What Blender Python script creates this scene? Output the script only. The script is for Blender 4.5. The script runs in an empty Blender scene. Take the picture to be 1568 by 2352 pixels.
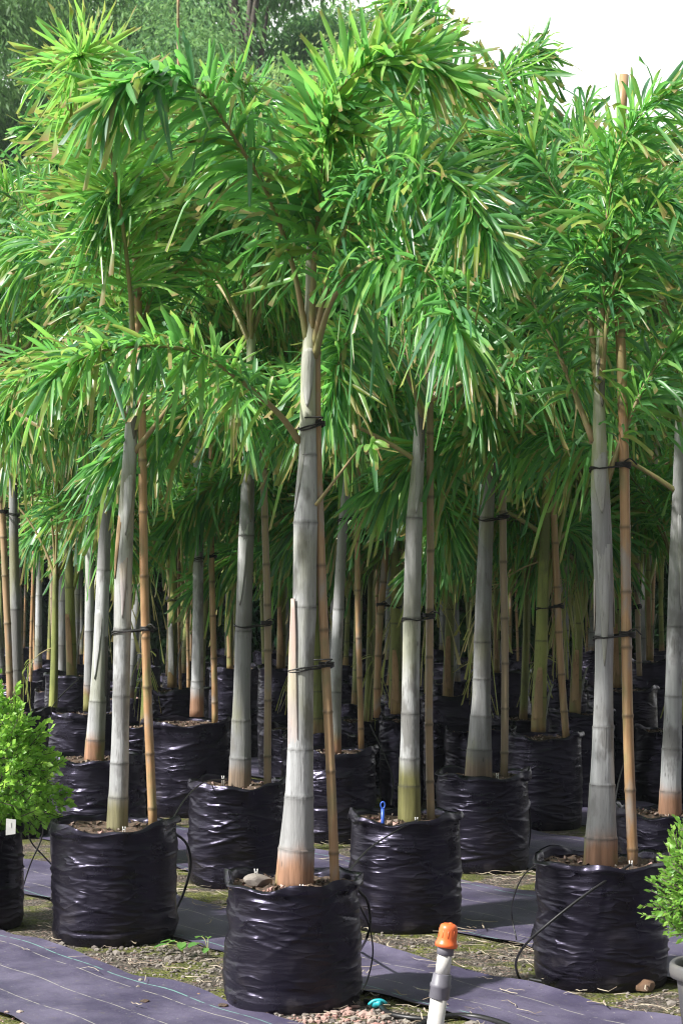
import bpy, math, random
import numpy as np
from mathutils import Vector, Matrix

C = bpy.context.scene.collection
SC = bpy.context.scene
random.seed(7)
R_ = np.random.default_rng(7)

# ------------------------------------------------------------------ camera
F, YH, H = 4400.0, 1340.0, 1.5          # focal length and horizon in pixels of a 1568 x 2352 picture, eye height
def at(px, py, Y):
    """a point seen at (px, py) standing Y metres away"""
    return Vector(((px - 784) * Y / F, Y, H - (py - YH) * Y / F))

cam = bpy.data.cameras.new('camera')
cam.sensor_fit = 'HORIZONTAL'
cam.sensor_width = 24.0
cam.lens = F / 1568 * 24.0
cam.shift_y = (YH - 1176) / 1568
cam.clip_end = 600
cam.dof.use_dof = True
cam.dof.focus_distance = 7.6
cam.dof.aperture_fstop = 12
camo = bpy.data.objects.new('camera', cam)
C.objects.link(camo)
camo.location = (0, 0, H)
camo.rotation_euler = (math.radians(90), 0, 0)
SC.camera = camo

# ------------------------------------------------------------------ world, sun, exposure
SUN = Vector((-0.82, -0.40, 0.84)).normalized()
el, rot = math.asin(SUN.z), math.atan2(SUN.x, SUN.y)
w = bpy.data.worlds.new('World')
SC.world = w
w.use_nodes = True
nt = w.node_tree
bg = nt.nodes['Background']
sky = nt.nodes.new('ShaderNodeTexSky')
sky.sky_type = 'NISHITA'
sky.sun_disc = False
sky.sun_elevation = el
sky.sun_rotation = rot
geo = nt.nodes.new('ShaderNodeNewGeometry')
sep = nt.nodes.new('ShaderNodeSeparateXYZ')
nt.links.new(geo.outputs['Incoming'], sep.inputs[0])
mr = nt.nodes.new('ShaderNodeMapRange')      # bright white haze low down, bluer overhead
mr.inputs['From Min'].default_value = -0.30
mr.inputs['From Max'].default_value = -0.75
mr.inputs['To Min'].default_value = 1.0
mr.inputs['To Max'].default_value = 0.85
nt.links.new(sep.outputs['Z'], mr.inputs['Value'])
mx = nt.nodes.new('ShaderNodeMix')
mx.data_type = 'RGBA'
nt.links.new(mr.outputs[0], mx.inputs['Factor'])
nt.links.new(sky.outputs[0], mx.inputs[6])
dot = nt.nodes.new('ShaderNodeVectorMath')      # the white haze glares on the far left, towards the light, and is duller behind
dot.operation = 'DOT_PRODUCT'
nt.links.new(geo.outputs['Incoming'], dot.inputs[0])
dot.inputs[1].default_value = Vector((-0.80, 0.60, 0)).normalized()
m2 = nt.nodes.new('ShaderNodeMapRange')
m2.interpolation_type = 'SMOOTHSTEP'
for k_, v_ in (('From Min', 0.75), ('From Max', -0.65), ('To Min', 1.2), ('To Max', 8.6)):
    m2.inputs[k_].default_value = v_
nt.links.new(dot.outputs['Value'], m2.inputs['Value'])
cc = nt.nodes.new('ShaderNodeCombineXYZ')
for k_ in range(3): nt.links.new(m2.outputs[0], cc.inputs[k_])
nt.links.new(cc.outputs[0], mx.inputs[7])
nt.links.new(mx.outputs[2], bg.inputs['Color'])
bg.inputs['Strength'].default_value = 0.1

sl = bpy.data.lights.new('sun', 'SUN')
sl.energy = 4.3
sl.angle = math.radians(2.5)
sl.color = (1.0, 0.97, 0.92)
so = bpy.data.objects.new('sun', sl)
C.objects.link(so)
so.rotation_euler = SUN.to_track_quat('Z', 'Y').to_euler()
SC.view_settings.view_transform = 'Standard'
SC.view_settings.look = 'None'
SC.view_settings.exposure = 1.05
SC.view_settings.gamma = 1
SC.cycles.max_bounces = 7
SC.cycles.use_denoising = True
SC.cycles.pixel_filter_type = 'BLACKMAN_HARRIS'
SC.cycles.filter_width = 1.15
SC.cycles.transparent_max_bounces = 6

# ------------------------------------------------------------------ node helpers
class NT:
    def __init__(s, name):
        s.m = bpy.data.materials.new(name)
        s.m.use_nodes = True
        s.t = s.m.node_tree
        s.p = s.t.nodes['Principled BSDF']
        s.out = s.t.nodes['Material Output']
    def set(s, sock, v):
        if isinstance(v, bpy.types.NodeSocket):
            s.t.links.new(v, sock)
        elif isinstance(v, (tuple, list)) and len(v) == 3 and sock.type == 'RGBA':
            sock.default_value = (*v, 1)
        else:
            sock.default_value = v
    def n(s, typ, ins=None, **kw):
        nd = s.t.nodes.new(typ)
        for k, v in kw.items():
            setattr(nd, k, v)
        for k, v in (ins or {}).items():
            s.set(nd.inputs[k], v)
        return nd
    def coord(s, which='Object', scale=None, off=None):
        o = s.n('ShaderNodeTexCoord').outputs[which]
        if scale is not None or off is not None:
            ins = {'Vector': o}
            if scale is not None: ins['Scale'] = scale
            mp = s.n('ShaderNodeMapping', ins)
            if off is not None: s.set(mp.inputs['Location'], off)
            o = mp.outputs[0]
        return o
    def noise(s, vec, scale, detail=4, rough=0.55, w=None):
        ins = {'Vector': vec, 'Scale': scale, 'Detail': detail, 'Roughness': rough}
        kw = {}
        if w is not None:
            kw['noise_dimensions'] = '4D'
        nd = s.n('ShaderNodeTexNoise', None, **kw)
        for k, v in ins.items(): s.set(nd.inputs[k], v)
        if w is not None: s.set(nd.inputs['W'], w)
        return nd.outputs[0]
    def rng(s, v, a, b, c=0.0, d=1.0, smooth=True):
        nd = s.n('ShaderNodeMapRange', {'Value': v, 'From Min': a, 'From Max': b, 'To Min': c, 'To Max': d})
        if smooth: nd.interpolation_type = 'SMOOTHSTEP'
        return nd.outputs[0]
    def mix(s, f, a, b, mode='MIX'):
        nd = s.n('ShaderNodeMix', None, data_type='RGBA', blend_type=mode)
        s.set(nd.inputs[0], f); s.set(nd.inputs[6], a); s.set(nd.inputs[7], b)
        return nd.outputs[2]
    def math(s, op, a, b=0.0):
        nd = s.n('ShaderNodeMath', None, operation=op)
        s.set(nd.inputs[0], a); s.set(nd.inputs[1], b)
        return nd.outputs[0]
    def attr(s, name):
        return s.n('ShaderNodeAttribute', None, attribute_name=name).outputs['Fac']
    def sepz(s, v, ax='Z'):
        return s.n('ShaderNodeSeparateXYZ', {0: v}).outputs[ax]
    def orand(s):
        return s.n('ShaderNodeObjectInfo').outputs['Random']
    def ramp(s, f, stops):
        nd = s.n('ShaderNodeValToRGB', {0: f})
        e = nd.color_ramp.elements
        while len(e) < len(stops): e.new(0.5)
        for i, (p, c) in enumerate(stops):
            e[i].position = p; e[i].color = (*c, 1)
        return nd.outputs[0]
    def bump(s, h, strength, dist=0.01):
        return s.n('ShaderNodeBump', {'Height': h, 'Strength': strength, 'Distance': dist}).outputs[0]
    def done(s, col=None, rough=None, normal=None, spec=None):
        if col is not None: s.set(s.p.inputs['Base Color'], col)
        if rough is not None: s.set(s.p.inputs['Roughness'], rough)
        if normal is not None: s.set(s.p.inputs['Normal'], normal)
        if spec is not None: s.set(s.p.inputs['Specular IOR Level'], spec)
        return s.m
    def leafy(s, col, tcol, fac, rough, spec=0.5, normal=None):
        s.done(col, rough, normal, spec)
        tr = s.n('ShaderNodeBsdfTranslucent', {'Color': tcol})
        ms = s.n('ShaderNodeMixShader', {0: fac, 1: s.p.outputs[0], 2: tr.outputs[0]})
        s.t.links.new(ms.outputs[0], s.out.inputs['Surface'])
        return s.m

# ------------------------------------------------------------------ materials
def m_leaf():
    k = NT('palm_leaf')
    t = k.attr('tint'); a = k.attr('along')
    nz = k.noise(k.coord(), 9, 2)
    tt = k.math('ADD', t, k.math('MULTIPLY', k.math('SUBTRACT', nz, 0.5), 0.25))
    base = k.ramp(tt, [(0.0, (.055, .17, .085)), (0.42, (.135, .36, .105)), (0.80, (.30, .53, .12)),
                       (0.90, (.19, .25, .030)), (0.96, (.36, .30, .12)), (1.0, (.40, .30, .18))])
    tip = k.math('MULTIPLY', k.rng(a, 0.80, 1.0), k.rng(t, 0.25, 0.6))
    col = k.mix(tip, base, (.34, .24, .10))
    tc = k.mix(0.55, k.mix(1.0, col, (2.0, 2.2, 1.5), 'MULTIPLY'), (.18, .46, .09))
    return k.leafy(col, tc, 0.50, k.rng(nz, .3, .7, .30, .46), 0.8)

def m_simple(name, col, rough=0.5, noise=0.0, nscale=20, bump=0.0, col2=None, spec=0.5):
    k = NT(name)
    nz = k.noise(k.coord(), nscale, 5)
    c2 = col2 or tuple(c * (1 - noise) for c in col)
    c = k.mix(k.rng(nz, .35, .68), col, c2)
    return k.done(c, rough, k.bump(nz, bump, .01) if bump else None, spec)

def m_trunk(name, pale, dark, algae, alg_amt, low=None, lowz=.13):
    k = NT(name)
    o = k.coord(); rd = k.orand()
    wv = k.math('MULTIPLY', rd, 40)
    streak = k.noise(k.coord('Object', (38, 38, 2.4)), 1.0, 5, .6, wv)
    blot = k.noise(k.coord('Object', (9, 9, 4)), 1.0, 4, .6, wv)
    alg = k.noise(k.coord('Object', (5, 5, 2.2)), 1.0, 3, .5, k.math('ADD', wv, 9.0))
    fine = k.noise(k.coord('Object', (160, 160, 16)), 1.0, 3, .6, wv)
    c = k.mix(k.rng(streak, .36, .64), pale, tuple(.66 * p for p in pale))
    c = k.mix(k.math('MULTIPLY', k.rng(blot, .51, .62), .8), c, dark)
    c = k.mix(k.math('MULTIPLY', k.rng(alg, .47, .66), alg_amt), c, algae)
    c = k.mix(k.math('MULTIPLY', k.rng(fine, .58, .70), .6), c, tuple(.45 * d for d in dark))
    c = k.mix(k.rng(k.math('ADD', k.attr('tone'), k.math('MULTIPLY', k.math('SUBTRACT', blot, .5), .7)), .45, .85, 0, .62), c, tuple(.62 * p_ + .25 * d_ for p_, d_ in zip(dark, pale)))
    z = k.sepz(o)
    zz = k.math('ADD', z, k.math('MULTIPLY', k.math('SUBTRACT', blot, .5), .16))
    if low:
        lc = k.mix(k.rng(streak, .35, .62), low, tuple(.55 * v for v in low))
        lc = k.mix(k.rng(alg, .50, .60), lc, (.20, .19, .07))
        c = k.mix(k.rng(zz, lowz + .06, lowz - .05), c, lc)
    c = k.mix(k.math('MULTIPLY', k.attr('ring'), .85), c, (.04, .037, .034))
    c = k.mix(k.attr('crown'), c, k.mix(k.rng(streak, .35, .65), (.30, .33, .17), (.44, .44, .36)))
    scar = k.n('ShaderNodeTexVoronoi', {'Vector': k.coord('Object', (30, 30, 9)), 'Scale': 1.0, 'W': wv}, voronoi_dimensions='4D').outputs['Distance']
    c = k.mix(k.math('MULTIPLY', k.rng(scar, .16, .09), k.math('MULTIPLY', k.rng(blot, .44, .52), .75)), c, (.06, .055, .05))
    hh = k.math('ADD', streak, k.math('MULTIPLY', fine, .5))
    return k.done(c, .58, k.bump(hh, .6, .006), .35)

def m_bamboo():
    k = NT('bamboo')
    rd = k.orand(); wv = k.math('MULTIPLY', rd, 60)
    st = k.noise(k.coord('Object', (70, 70, 3)), 1.0, 4, .6, wv)
    bl = k.noise(k.coord('Object', (14, 14, 5)), 1.0, 3, .55, wv)
    c = k.mix(k.rng(st, .35, .66), (.47, .30, .155), (.33, .18, .085))
    c = k.mix(k.math('MULTIPLY', k.rng(bl, .50, .68), .75), c, (.20, .19, .08))
    c = k.mix(k.math('MULTIPLY', k.rng(bl, .46, .30), .85), c, (.30, .28, .26))
    c = k.mix(k.rng(k.math('FRACT', k.math('MULTIPLY', rd, 7.3)), .45, 1.0, 0, .75), c, (.27, .225, .16))
    c = k.mix(k.math('MULTIPLY', k.attr('ring'), .7), c, (.06, .05, .03))
    return k.done(c, .45, k.bump(st, .2, .004), .45)

def m_bag():
    k = NT('black_plastic_film')
    o = k.coord()
    wr = k.noise(k.coord('Object', (3.4, 3.4, 15)), 1.0, 3, .5, k.math('MULTIPLY', k.orand(), 30))
    wr2 = k.noise(k.coord('Object', (16, 16, 90)), 1.0, 3, .55)
    cr = k.noise(k.coord('Object', (4.5, 4.5, 17)), 1.0, 2, .5, k.math('MULTIPLY', k.orand(), 17))
    cr = k.math('POWER', k.math('SUBTRACT', 1.0, k.math('ABSOLUTE', k.math('MULTIPLY', k.math('SUBTRACT', cr, .5), 5.0))), 3.0)
    cr = k.math('MULTIPLY', k.math('MAXIMUM', cr, 0.0), k.rng(k.noise(o, 5.5, 2), .42, .6))
    d = k.noise(o, 7, 5, .65)
    fine = k.noise(o, 120, 3)
    z = k.sepz(o)
    dirt = k.math('MULTIPLY', k.rng(d, .50, .74), k.rng(z, .30, .0, .03, .45))
    spk = k.math('MULTIPLY', k.rng(fine, .68, .74), .3)
    c = k.mix(dirt, (.0048, .0042, .0070), (.075, .066, .060))
    c = k.mix(spk, c, (.10, .09, .08))
    r = k.math('ADD', k.rng(d, .3, .75, .25, .44), k.math('MULTIPLY', dirt, .4))
    hh = k.math('ADD', k.math('ADD', wr, k.math('MULTIPLY', cr, .55)), k.math('MULTIPLY', wr2, .22))
    k.p.inputs['Specular Tint'].default_value = (.74, .68, 1.0, 1)  # violet sheen painted in, standing for the blue sky's reflection
    return k.done(c, r, k.bump(hh, .5, .020), .46)

def m_mat():
    k = NT('woven_weed_mat')
    o = k.coord()
    v = k.sepz(o, 'Y'); u = k.sepz(o, 'X')
    wob = k.math('MULTIPLY', k.math('SUBTRACT', k.noise(o, 1.3, 2), .5), .014)
    vv = k.math('ADD', v, wob)
    fr = k.math('FRACT', k.math('DIVIDE', vv, .205))
    ln = k.rng(k.math('ABSOLUTE', k.math('SUBTRACT', fr, .5)), .0135, .007)
    brk = k.rng(k.noise(k.coord('Object', (3, 1, 1)), 6, 4), .36, .52)
    ln = k.math('MULTIPLY', ln, brk)
    big = k.noise(o, 2.6, 5, .6)
    c = k.mix(k.rng(big, .35, .68), (.060, .052, .096), (.118, .104, .165))
    dust = k.noise(o, 26, 6, .75)
    c = k.mix(k.math('MULTIPLY', k.rng(dust, .55, .74), .65), c, (.145, .13, .115))
    spk = k.rng(k.noise(o, 95, 2), .70, .76)
    c = k.mix(k.math('MULTIPLY', spk, .8), c, (.34, .32, .29))
    c = k.mix(k.math('MULTIPLY', ln, .8), c, (.42, .40, .34))
    for vs in (3.655, 4.285, 5.31, 6.14):
        gl = k.rng(k.math('ABSOLUTE', k.math('SUBTRACT', vv, vs)), .0042, .002)
        c = k.mix(k.math('MULTIPLY', k.math('MULTIPLY', gl, brk), .65), c, (.20, .42, .36))
    wv = k.n('ShaderNodeTexWave', {'Vector': o, 'Scale': 60.0, 'Distortion': .4}, bands_direction='X').outputs[1]
    wv2 = k.n('ShaderNodeTexWave', {'Vector': o, 'Scale': 60.0, 'Distortion': .4}, bands_direction='Y').outputs[1]
    hh = k.math('ADD', k.math('MULTIPLY', k.math('ADD', wv, wv2), .08), k.math('MULTIPLY', k.noise(o, 9, 5, .6), 1.2))
    return k.done(c, k.rng(big, .3, .7, .42, .60), k.bump(hh, .5, .012), .5)

def m_soil():
    k = NT('gravelly_soil')
    o = k.coord()
    big = k.noise(o, 1.7, 5, .6)
    mid = k.noise(o, 14, 6, .7)
    vor = k.n('ShaderNodeTexVoronoi', {'Vector': o, 'Scale': 85.0})
    grain = k.math('SUBTRACT', 1.0, vor.outputs['Distance'])
    gcol = k.ramp(k.sepz(vor.outputs['Color'], 'X'), [(0, (.05, .045, .04)), (.45, (.12, .105, .09)), (.8, (.22, .19, .16)), (1, (.30, .17, .14))])
    c = k.mix(k.rng(mid, .35, .65), gcol, (.055, .045, .035))
    moss = k.math('MULTIPLY', k.rng(k.noise(o, 2.9, 5, .6), .46, .56), k.rng(k.noise(o, 40, 4, .7), .30, .55))
    mc = k.mix(k.rng(mid, .35, .66), (.13, .145, .016), (.05, .066, .012))
    c = k.mix(k.math('MULTIPLY', moss, .9), c, mc)
    hh = k.math('ADD', k.math('MULTIPLY', grain, .5), mid)
    return k.done(c, .85, k.bump(hh, .8, .02), .3)

def m_bushleaf(name, c1, c2, c3, fac=.35, vary=None, spec=.5, va=.28):
    k = NT(name)
    t = k.attr('tint')
    c = k.ramp(t, [(0, c1), (.5, c2), (1, c3)])
    if vary: c = k.mix(k.math('MULTIPLY', k.orand(), va), c, vary)
    tc = k.mix(.5, k.mix(1.0, c, (2.0, 2.0, 1.1), 'MULTIPLY'), tuple(1.5 * v for v in c3))
    return k.leafy(c, tc, fac, .42, spec)

M = {}
M['leaf'] = m_leaf()
M['rachis'] = m_simple('leaf_stalk', (.24, .23, .09), .55, .45, 14, .2, (.30, .21, .11))
M['petiole_green'] = m_simple('green_stalk', (.26, .31, .08), .5, .4, 10, .15, (.28, .24, .10))
M['trunk'] = m_trunk('grey_palm_trunk', (.46, .468, .475), (.15, .145, .14), (.21, .22, .09), .45, (.38, .21, .13), .11)
M['trunk_plain'] = m_trunk('smooth_white_palm_trunk', (.485, .495, .505), (.17, .165, .16), (.22, .23, .10), .45, (.27, .25, .14))
M['trunk_green'] = m_trunk('white_palm_trunk_with_green_foot', (.49, .497, .50), (.16, .155, .145), (.24, .25, .10), .5, (.25, .24, .09), .24)
M['trunk2'] = m_trunk('shade_dark_palm_trunk', (.265, .268, .272), (.15, .145, .135), (.19, .19, .075), .65, (.27, .20, .145), .10)  # darker copy of the trunk grey, shade of the middle rows put into the colour
M['greenstem'] = m_trunk('green_palm_stem', (.23, .26, .075), (.11, .12, .045), (.30, .32, .09), .7, (.33, .22, .10))
M['sheath_pale'] = m_trunk('pale_leaf_sheath', (.50, .50, .50), (.30, .30, .29), (.30, .31, .16), .35)
M['sheath_pink'] = m_trunk('pink_leaf_sheath', (.48, .43, .42), (.40, .27, .27), (.40, .36, .20), .5)
M['sheath_dry'] = m_trunk('dry_leaf_sheath', (.42, .27, .14), (.22, .14, .08), (.28, .22, .12), .5)
M['sheath_dark'] = m_trunk('dark_leaf_sheath', (.16, .15, .135), (.07, .065, .06), (.12, .11, .05), .4)
M['bamboo'] = m_bamboo()
M['cord'] = m_simple('black_cord', (.018, .017, .016), .6, .4, 60, .3)
M['bag'] = m_bag()
M['mat'] = m_mat()
M['soil'] = m_soil()
M['mix'] = m_simple('potting_mix', (.050, .036, .026), .9, .5, 60, .8, (.12, .075, .05))
M['tube'] = m_simple('black_poly_tube', (.014, .014, .015), .42, .3, 40)
M['pvc_white'] = m_simple('white_pvc', (.66, .65, .63), .35, .12, 18, .04, (.52, .50, .46))
M['pvc_grey'] = m_simple('grey_pvc', (.145, .14, .165), .45, .25, 24, .05)
M['orange'] = m_simple('orange_plastic', (.78, .15, .035), .38, .2, 26, .05, (.66, .13, .04))
M['turq'] = m_simple('turquoise_plastic', (.03, .42, .48), .35, .15, 30)
M['blue'] = m_simple('blue_plastic', (.03, .10, .48), .35, .15, 30)
M['white_pl'] = m_simple('white_plastic', (.72, .72, .70), .4, .1, 30)
M['stone'] = m_simple('brown_stone', (.25, .145, .085), .7, .4, 16, .6, (.13, .085, .06))
M['pebble'] = m_simple('pebbles', (.23, .205, .18), .8, .5, 11, .3, (.12, .10, .09))
M['pebble_red'] = m_simple('red_pebbles', (.38, .21, .18), .8, .5, 11, .3, (.30, .27, .23))
M['straw'] = m_simple('dry_straw', (.46, .40, .31), .7, .5, 13, .1, (.17, .12, .08))
M['pot_grey'] = m_simple('grey_pot_plastic', (.085, .085, .092), .5, .3, 12, .1, (.12, .115, .11))
M['bark'] = m_simple('tree_bark', (.12, .10, .08), .85, .5, 7, .8)
M['bush_l'] = m_bushleaf('bright_box_leaf', (.07, .19, .03), (.20, .42, .06), (.42, .62, .14), .42)
M['bush_r'] = m_bushleaf('light_box_leaf', (.07, .20, .035), (.17, .36, .06), (.34, .52, .12), .4)
M['forest_a'] = m_bushleaf('dark_forest_leaf', (.035, .13, .055), (.105, .28, .10), (.24, .43, .16), .42, (.21, .17, .10), .12)
M['forest_b'] = m_bushleaf('pale_forest_leaf', (.10, .24, .07), (.22, .40, .13), (.38, .47, .24), .42, (.33, .25, .16), .15, .5)
M['hedge_leaf'] = m_bushleaf('shade_dark_hedge_leaf', (.012, .04, .018), (.03, .075, .03), (.06, .12, .045), .15, None, .1)  # leaf green darkened to paint the black shade between the stems
M['weed'] = m_bushleaf('weed_leaf', (.06, .17, .04), (.10, .25, .06), (.16, .33, .08))

# ------------------------------------------------------------------ mesh helpers
def mesh(name, V, Fc, mats, attrs=None, smooth=True, fmat=None):
    me = bpy.data.meshes.new(name)
    V = np.asarray(V, dtype=np.float32)
    me.from_pydata(V.tolist() if len(V) < 1 else V.tolist(), [], Fc if isinstance(Fc, list) else Fc.tolist())
    for m in mats: me.materials.append(m)
    for k, v in (attrs or {}).items():
        a = me.attributes.new(k, 'FLOAT', 'POINT')
        a.data.foreach_set('value', np.asarray(v, dtype=np.float32))
    if smooth: me.polygons.foreach_set('use_smooth', [True] * len(me.polygons))
    if fmat is not None: me.polygons.foreach_set('material_index', np.asarray(fmat, dtype=np.int32))
    me.update()
    return me

def obj(name, me, parent=None, loc=None, rot=None):
    o = bpy.data.objects.new(name, me)
    C.objects.link(o)
    if parent is not None: o.parent = parent
    if loc is not None: o.location = loc
    if rot is not None: o.rotation_euler = rot
    return o

def tag(o, label=None, cat=None, group=None, kind=None):
    if label: o['label'] = label
    if cat: o['category'] = cat
    if group: o['group'] = group
    if kind: o['kind'] = kind
    return o

def empty(name, loc, label, cat, group=None, rz=0.0):
    o = bpy.data.objects.new(name, None)
    o.empty_display_size = .1
    C.objects.link(o)
    o.location = loc
    o.rotation_euler = (0, 0, rz)
    return tag(o, label, cat, group)

def smooth_path(P, n):
    P = np.asarray(P, float)
    d = np.r_[0, np.cumsum(np.linalg.norm(np.diff(P, axis=0), axis=1))]
    Q = np.vstack([2 * P[0] - P[1], P, 2 * P[-1] - P[-2]])
    out = []
    for s in np.linspace(0, d[-1], n):
        i = min(np.searchsorted(d, s, side='right') - 1, len(P) - 2)
        t = (s - d[i]) / max(d[i + 1] - d[i], 1e-9)
        p0, p1, p2, p3 = Q[i], Q[i + 1], Q[i + 2], Q[i + 3]
        out.append(.5 * (2 * p1 + (p2 - p0) * t + (2 * p0 - 5 * p1 + 4 * p2 - p3) * t * t + (3 * p1 - p0 - 3 * p2 + p3) * t ** 3))
    return np.array(out)

def unit(a):
    return a / np.maximum(np.linalg.norm(a, axis=-1, keepdims=True), 1e-9)

def frames(P):
    T = unit(np.gradient(P, axis=0))
    N = np.zeros_like(P); B = np.zeros_like(P)
    ref = np.array([0., 1, 0]) if abs(T[0][1]) < .9 else np.array([1., 0, 0])
    n = unit(np.cross(np.cross(T[0], ref), T[0]))
    for i in range(len(P)):
        n = unit(n - T[i] * np.dot(n, T[i]))
        N[i] = n; B[i] = np.cross(T[i], n)
    return T, N, B

def tube(P, rad, sides=10, cap=True, rfun=None):
    P = np.asarray(P, float)
    n = len(P)
    rad = np.broadcast_to(np.asarray(rad, float), (n,))
    T, N, B = frames(P)
    a = np.linspace(0, 2 * np.pi, sides, endpoint=False)
    rr = rad[:, None] * np.ones(sides)[None]
    if rfun is not None: rr = rr * rfun(np.linspace(0, 1, n)[:, None], a[None])
    V = P[:, None] + rr[..., None] * (np.cos(a)[None, :, None] * N[:, None] + np.sin(a)[None, :, None] * B[:, None])
    V = V.reshape(-1, 3)
    Fc = []
    for i in range(n - 1):
        for j in range(sides):
            k = (j + 1) % sides
            Fc.append((i * sides + j, i * sides + k, (i + 1) * sides + k, (i + 1) * sides + j))
    if cap:
        Fc.append(tuple(range(sides - 1, -1, -1)))
        Fc.append(tuple((n - 1) * sides + j for j in range(sides)))
    return V, Fc

class Acc:
    """collects pieces of one mesh"""
    def __init__(s): s.V = []; s.F = []; s.A = {}; s.n = 0; s.m = []
    def add(s, V, Fc, mi=0, **attrs):
        V = np.asarray(V, float)
        s.F += [tuple(i + s.n for i in f) for f in Fc]
        s.m += [mi] * len(Fc)
        for k in set(s.A) | set(attrs):
            s.A.setdefault(k, [np.zeros(s.n)])
            v = attrs.get(k, 0.0)
            s.A[k].append(np.broadcast_to(np.asarray(v, float), (len(V),)))
        s.V.append(V); s.n += len(V)
    def mesh(s, name, mats, smooth=True):
        return mesh(name, np.vstack(s.V), s.F, mats, {k: np.concatenate(v) for k, v in s.A.items()}, smooth, s.m)

def lathe(prof, sides=24):
    """profile of (radius, z)"""
    a = np.linspace(0, 2 * np.pi, sides, endpoint=False)
    V = np.array([[r * math.cos(t), r * math.sin(t), z] for r, z in prof for t in a])
    Fc = []
    for i in range(len(prof) - 1):
        for j in range(sides):
            k = (j + 1) % sides
            Fc.append((i * sides + j, i * sides + k, (i + 1) * sides + k, (i + 1) * sides + j))
    Fc.append(tuple((len(prof) - 1) * sides + j for j in range(sides)))
    Fc.append(tuple(range(sides - 1, -1, -1)))
    return V, Fc

# ------------------------------------------------------------------ palm leaves
def leaflets(P0, D, Wd, L, W, droop, rng, rows=5):
    """N leaf blades at P0 along D, blade width along Wd; three vertices across, folded at the midrib, torn square tip"""
    N = len(P0)
    s = np.linspace(0, 1, rows)
    wp = np.interp(s, [0, .15, .45, .8, 1], [.25, .74, 1.0, .92, .52])
    side = np.array([-.5, 0, .5])
    Nn = unit(np.cross(D, Wd))
    curl = rng.normal(0, .20, N)
    g = np.array([0, 0, -1.0])
    ctr = P0[:, None] + D[:, None] * (s[None, :, None] * L[:, None, None]) \
        + g * (droop * L)[:, None, None] * (s ** 2)[None, :, None] \
        + Nn[:, None] * (curl * L)[:, None, None] * (s ** 2)[None, :, None]
    V = ctr[:, :, None] + Wd[:, None, None] * (side[None, None, :, None] * (wp[None] * W[:, None])[:, :, None, None])
    fold = np.array([.16, -.10, .16])
    V = V + Nn[:, None, None] * (fold[None, None, :, None] * (wp[None] * W[:, None])[:, :, None, None])
    jag = rng.uniform(-.10, .05, (N, 3)) * L[:, None]
    V[:, -1] += D[:, None] * jag[..., None]
    V = V.reshape(-1, 3)
    base = (np.arange(N) * rows * 3)[:, None]
    q = []
    for i in range(rows - 1):
        for j in range(2):
            q.append([i * 3 + j, i * 3 + j + 1, (i + 1) * 3 + j + 1, (i + 1) * 3 + j])
    Fc = (base[:, None] + np.array(q)[None]).reshape(-1, 4)
    along = np.tile(np.repeat(s, 3), N)
    return V, Fc, along

def frond_mesh(name, path, seed, n=230, L=.27, W=.0160, pet=.2, droop=.42, r0=.013, tint=.42, tspread=.27, dry=.055, npts=36, side=None):
    rng = np.random.default_rng(seed)
    n = int(n * 1.5)
    P = smooth_path(path, npts)
    T, Nv, Bv = frames(P)
    d = np.r_[0, np.cumsum(np.linalg.norm(np.diff(P, axis=0), axis=1))]; tot = d[-1]
    t = np.linspace(0, 1, npts)
    rad = r0 * np.interp(t, [0, .15, .5, 1], [1.15, .85, .6, .2])
    tv, tf = tube(P, rad, 6)
    s = np.sort(np.clip(pet + (1 - pet) * rng.uniform(0, 1, n) ** .92, 0, 1))
    s[-6:] = 1.0
    x = s * tot
    I = lambda A: np.stack([np.interp(x, d, A[:, k]) for k in range(3)], 1)
    p, tt, nn, bb = I(P), unit(I(T)), I(Nv), I(Bv)
    phi = rng.uniform(0, 2 * np.pi, n)
    rad_d = unit(nn * np.cos(phi)[:, None] + bb * np.sin(phi)[:, None])
    if side is not None:
        sd = unit(np.array(side) - tt * (tt @ np.array(side))[:, None])
        sg = np.where(rng.uniform(0, 1, n) < .5, -1.0, 1.0)[:, None]
        kf = np.interp(s, [.55, .8], [1.0, 0.0])[:, None]
        rad_d = unit((sd * sg + rad_d * .45) * kf + rad_d * (1 - kf))
    al = np.radians(np.interp(s, [pet, .8, 1], [62, 42, 22]) + rng.normal(0, 15, n))
    D = unit(tt * np.cos(al)[:, None] + rad_d * np.sin(al)[:, None] + np.array([0, 0, .08]))
    LL = L * np.interp((s - pet) / (1 - pet), [0, .12, .6, 1], [.72, 1.0, 1.0, .75]) * rng.uniform(.75, 1.15, n)
    WW = W * rng.uniform(.7, 1.3, n)
    n0 = unit(np.cross(D, tt) + 1e-6)
    w0 = np.cross(n0, D)
    tw = rng.normal(0, .7, n)
    Wd = unit(w0 * np.cos(tw)[:, None] + n0 * np.sin(tw)[:, None])
    dr = droop * rng.uniform(.1, 1.9, n)
    V, Fc, along = leaflets(p, D, Wd, LL, WW, dr, rng)
    ti = np.clip(rng.normal(tint, tspread, n), 0, max(.88, tint))
    ti[rng.uniform(0, 1, n) < dry] = rng.uniform(.92, 1.0)
    A = Acc()
    A.add(tv, tf, 0, tint=.5, along=0.0)
    A.add(V, Fc.tolist(), 1, tint=np.repeat(ti, 15), along=along)
    return A.mesh(name, [M['rachis'], M['leaf']])

def arc_path(elev, length, curl, wob, seed, n=9):
    rng = np.random.default_rng(seed)
    a = math.radians(elev); az = 0.0
    p = np.zeros(3); out = [p.copy()]
    for i in range(n):
        s = (i + .5) / n
        e = a - math.radians(curl) * s ** 1.35
        az += rng.normal(0, wob)
        p = p + np.array([math.cos(e) * math.cos(az), math.cos(e) * math.sin(az), math.sin(e)]) * length / n
        out.append(p.copy())
    return np.array(out)

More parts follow.
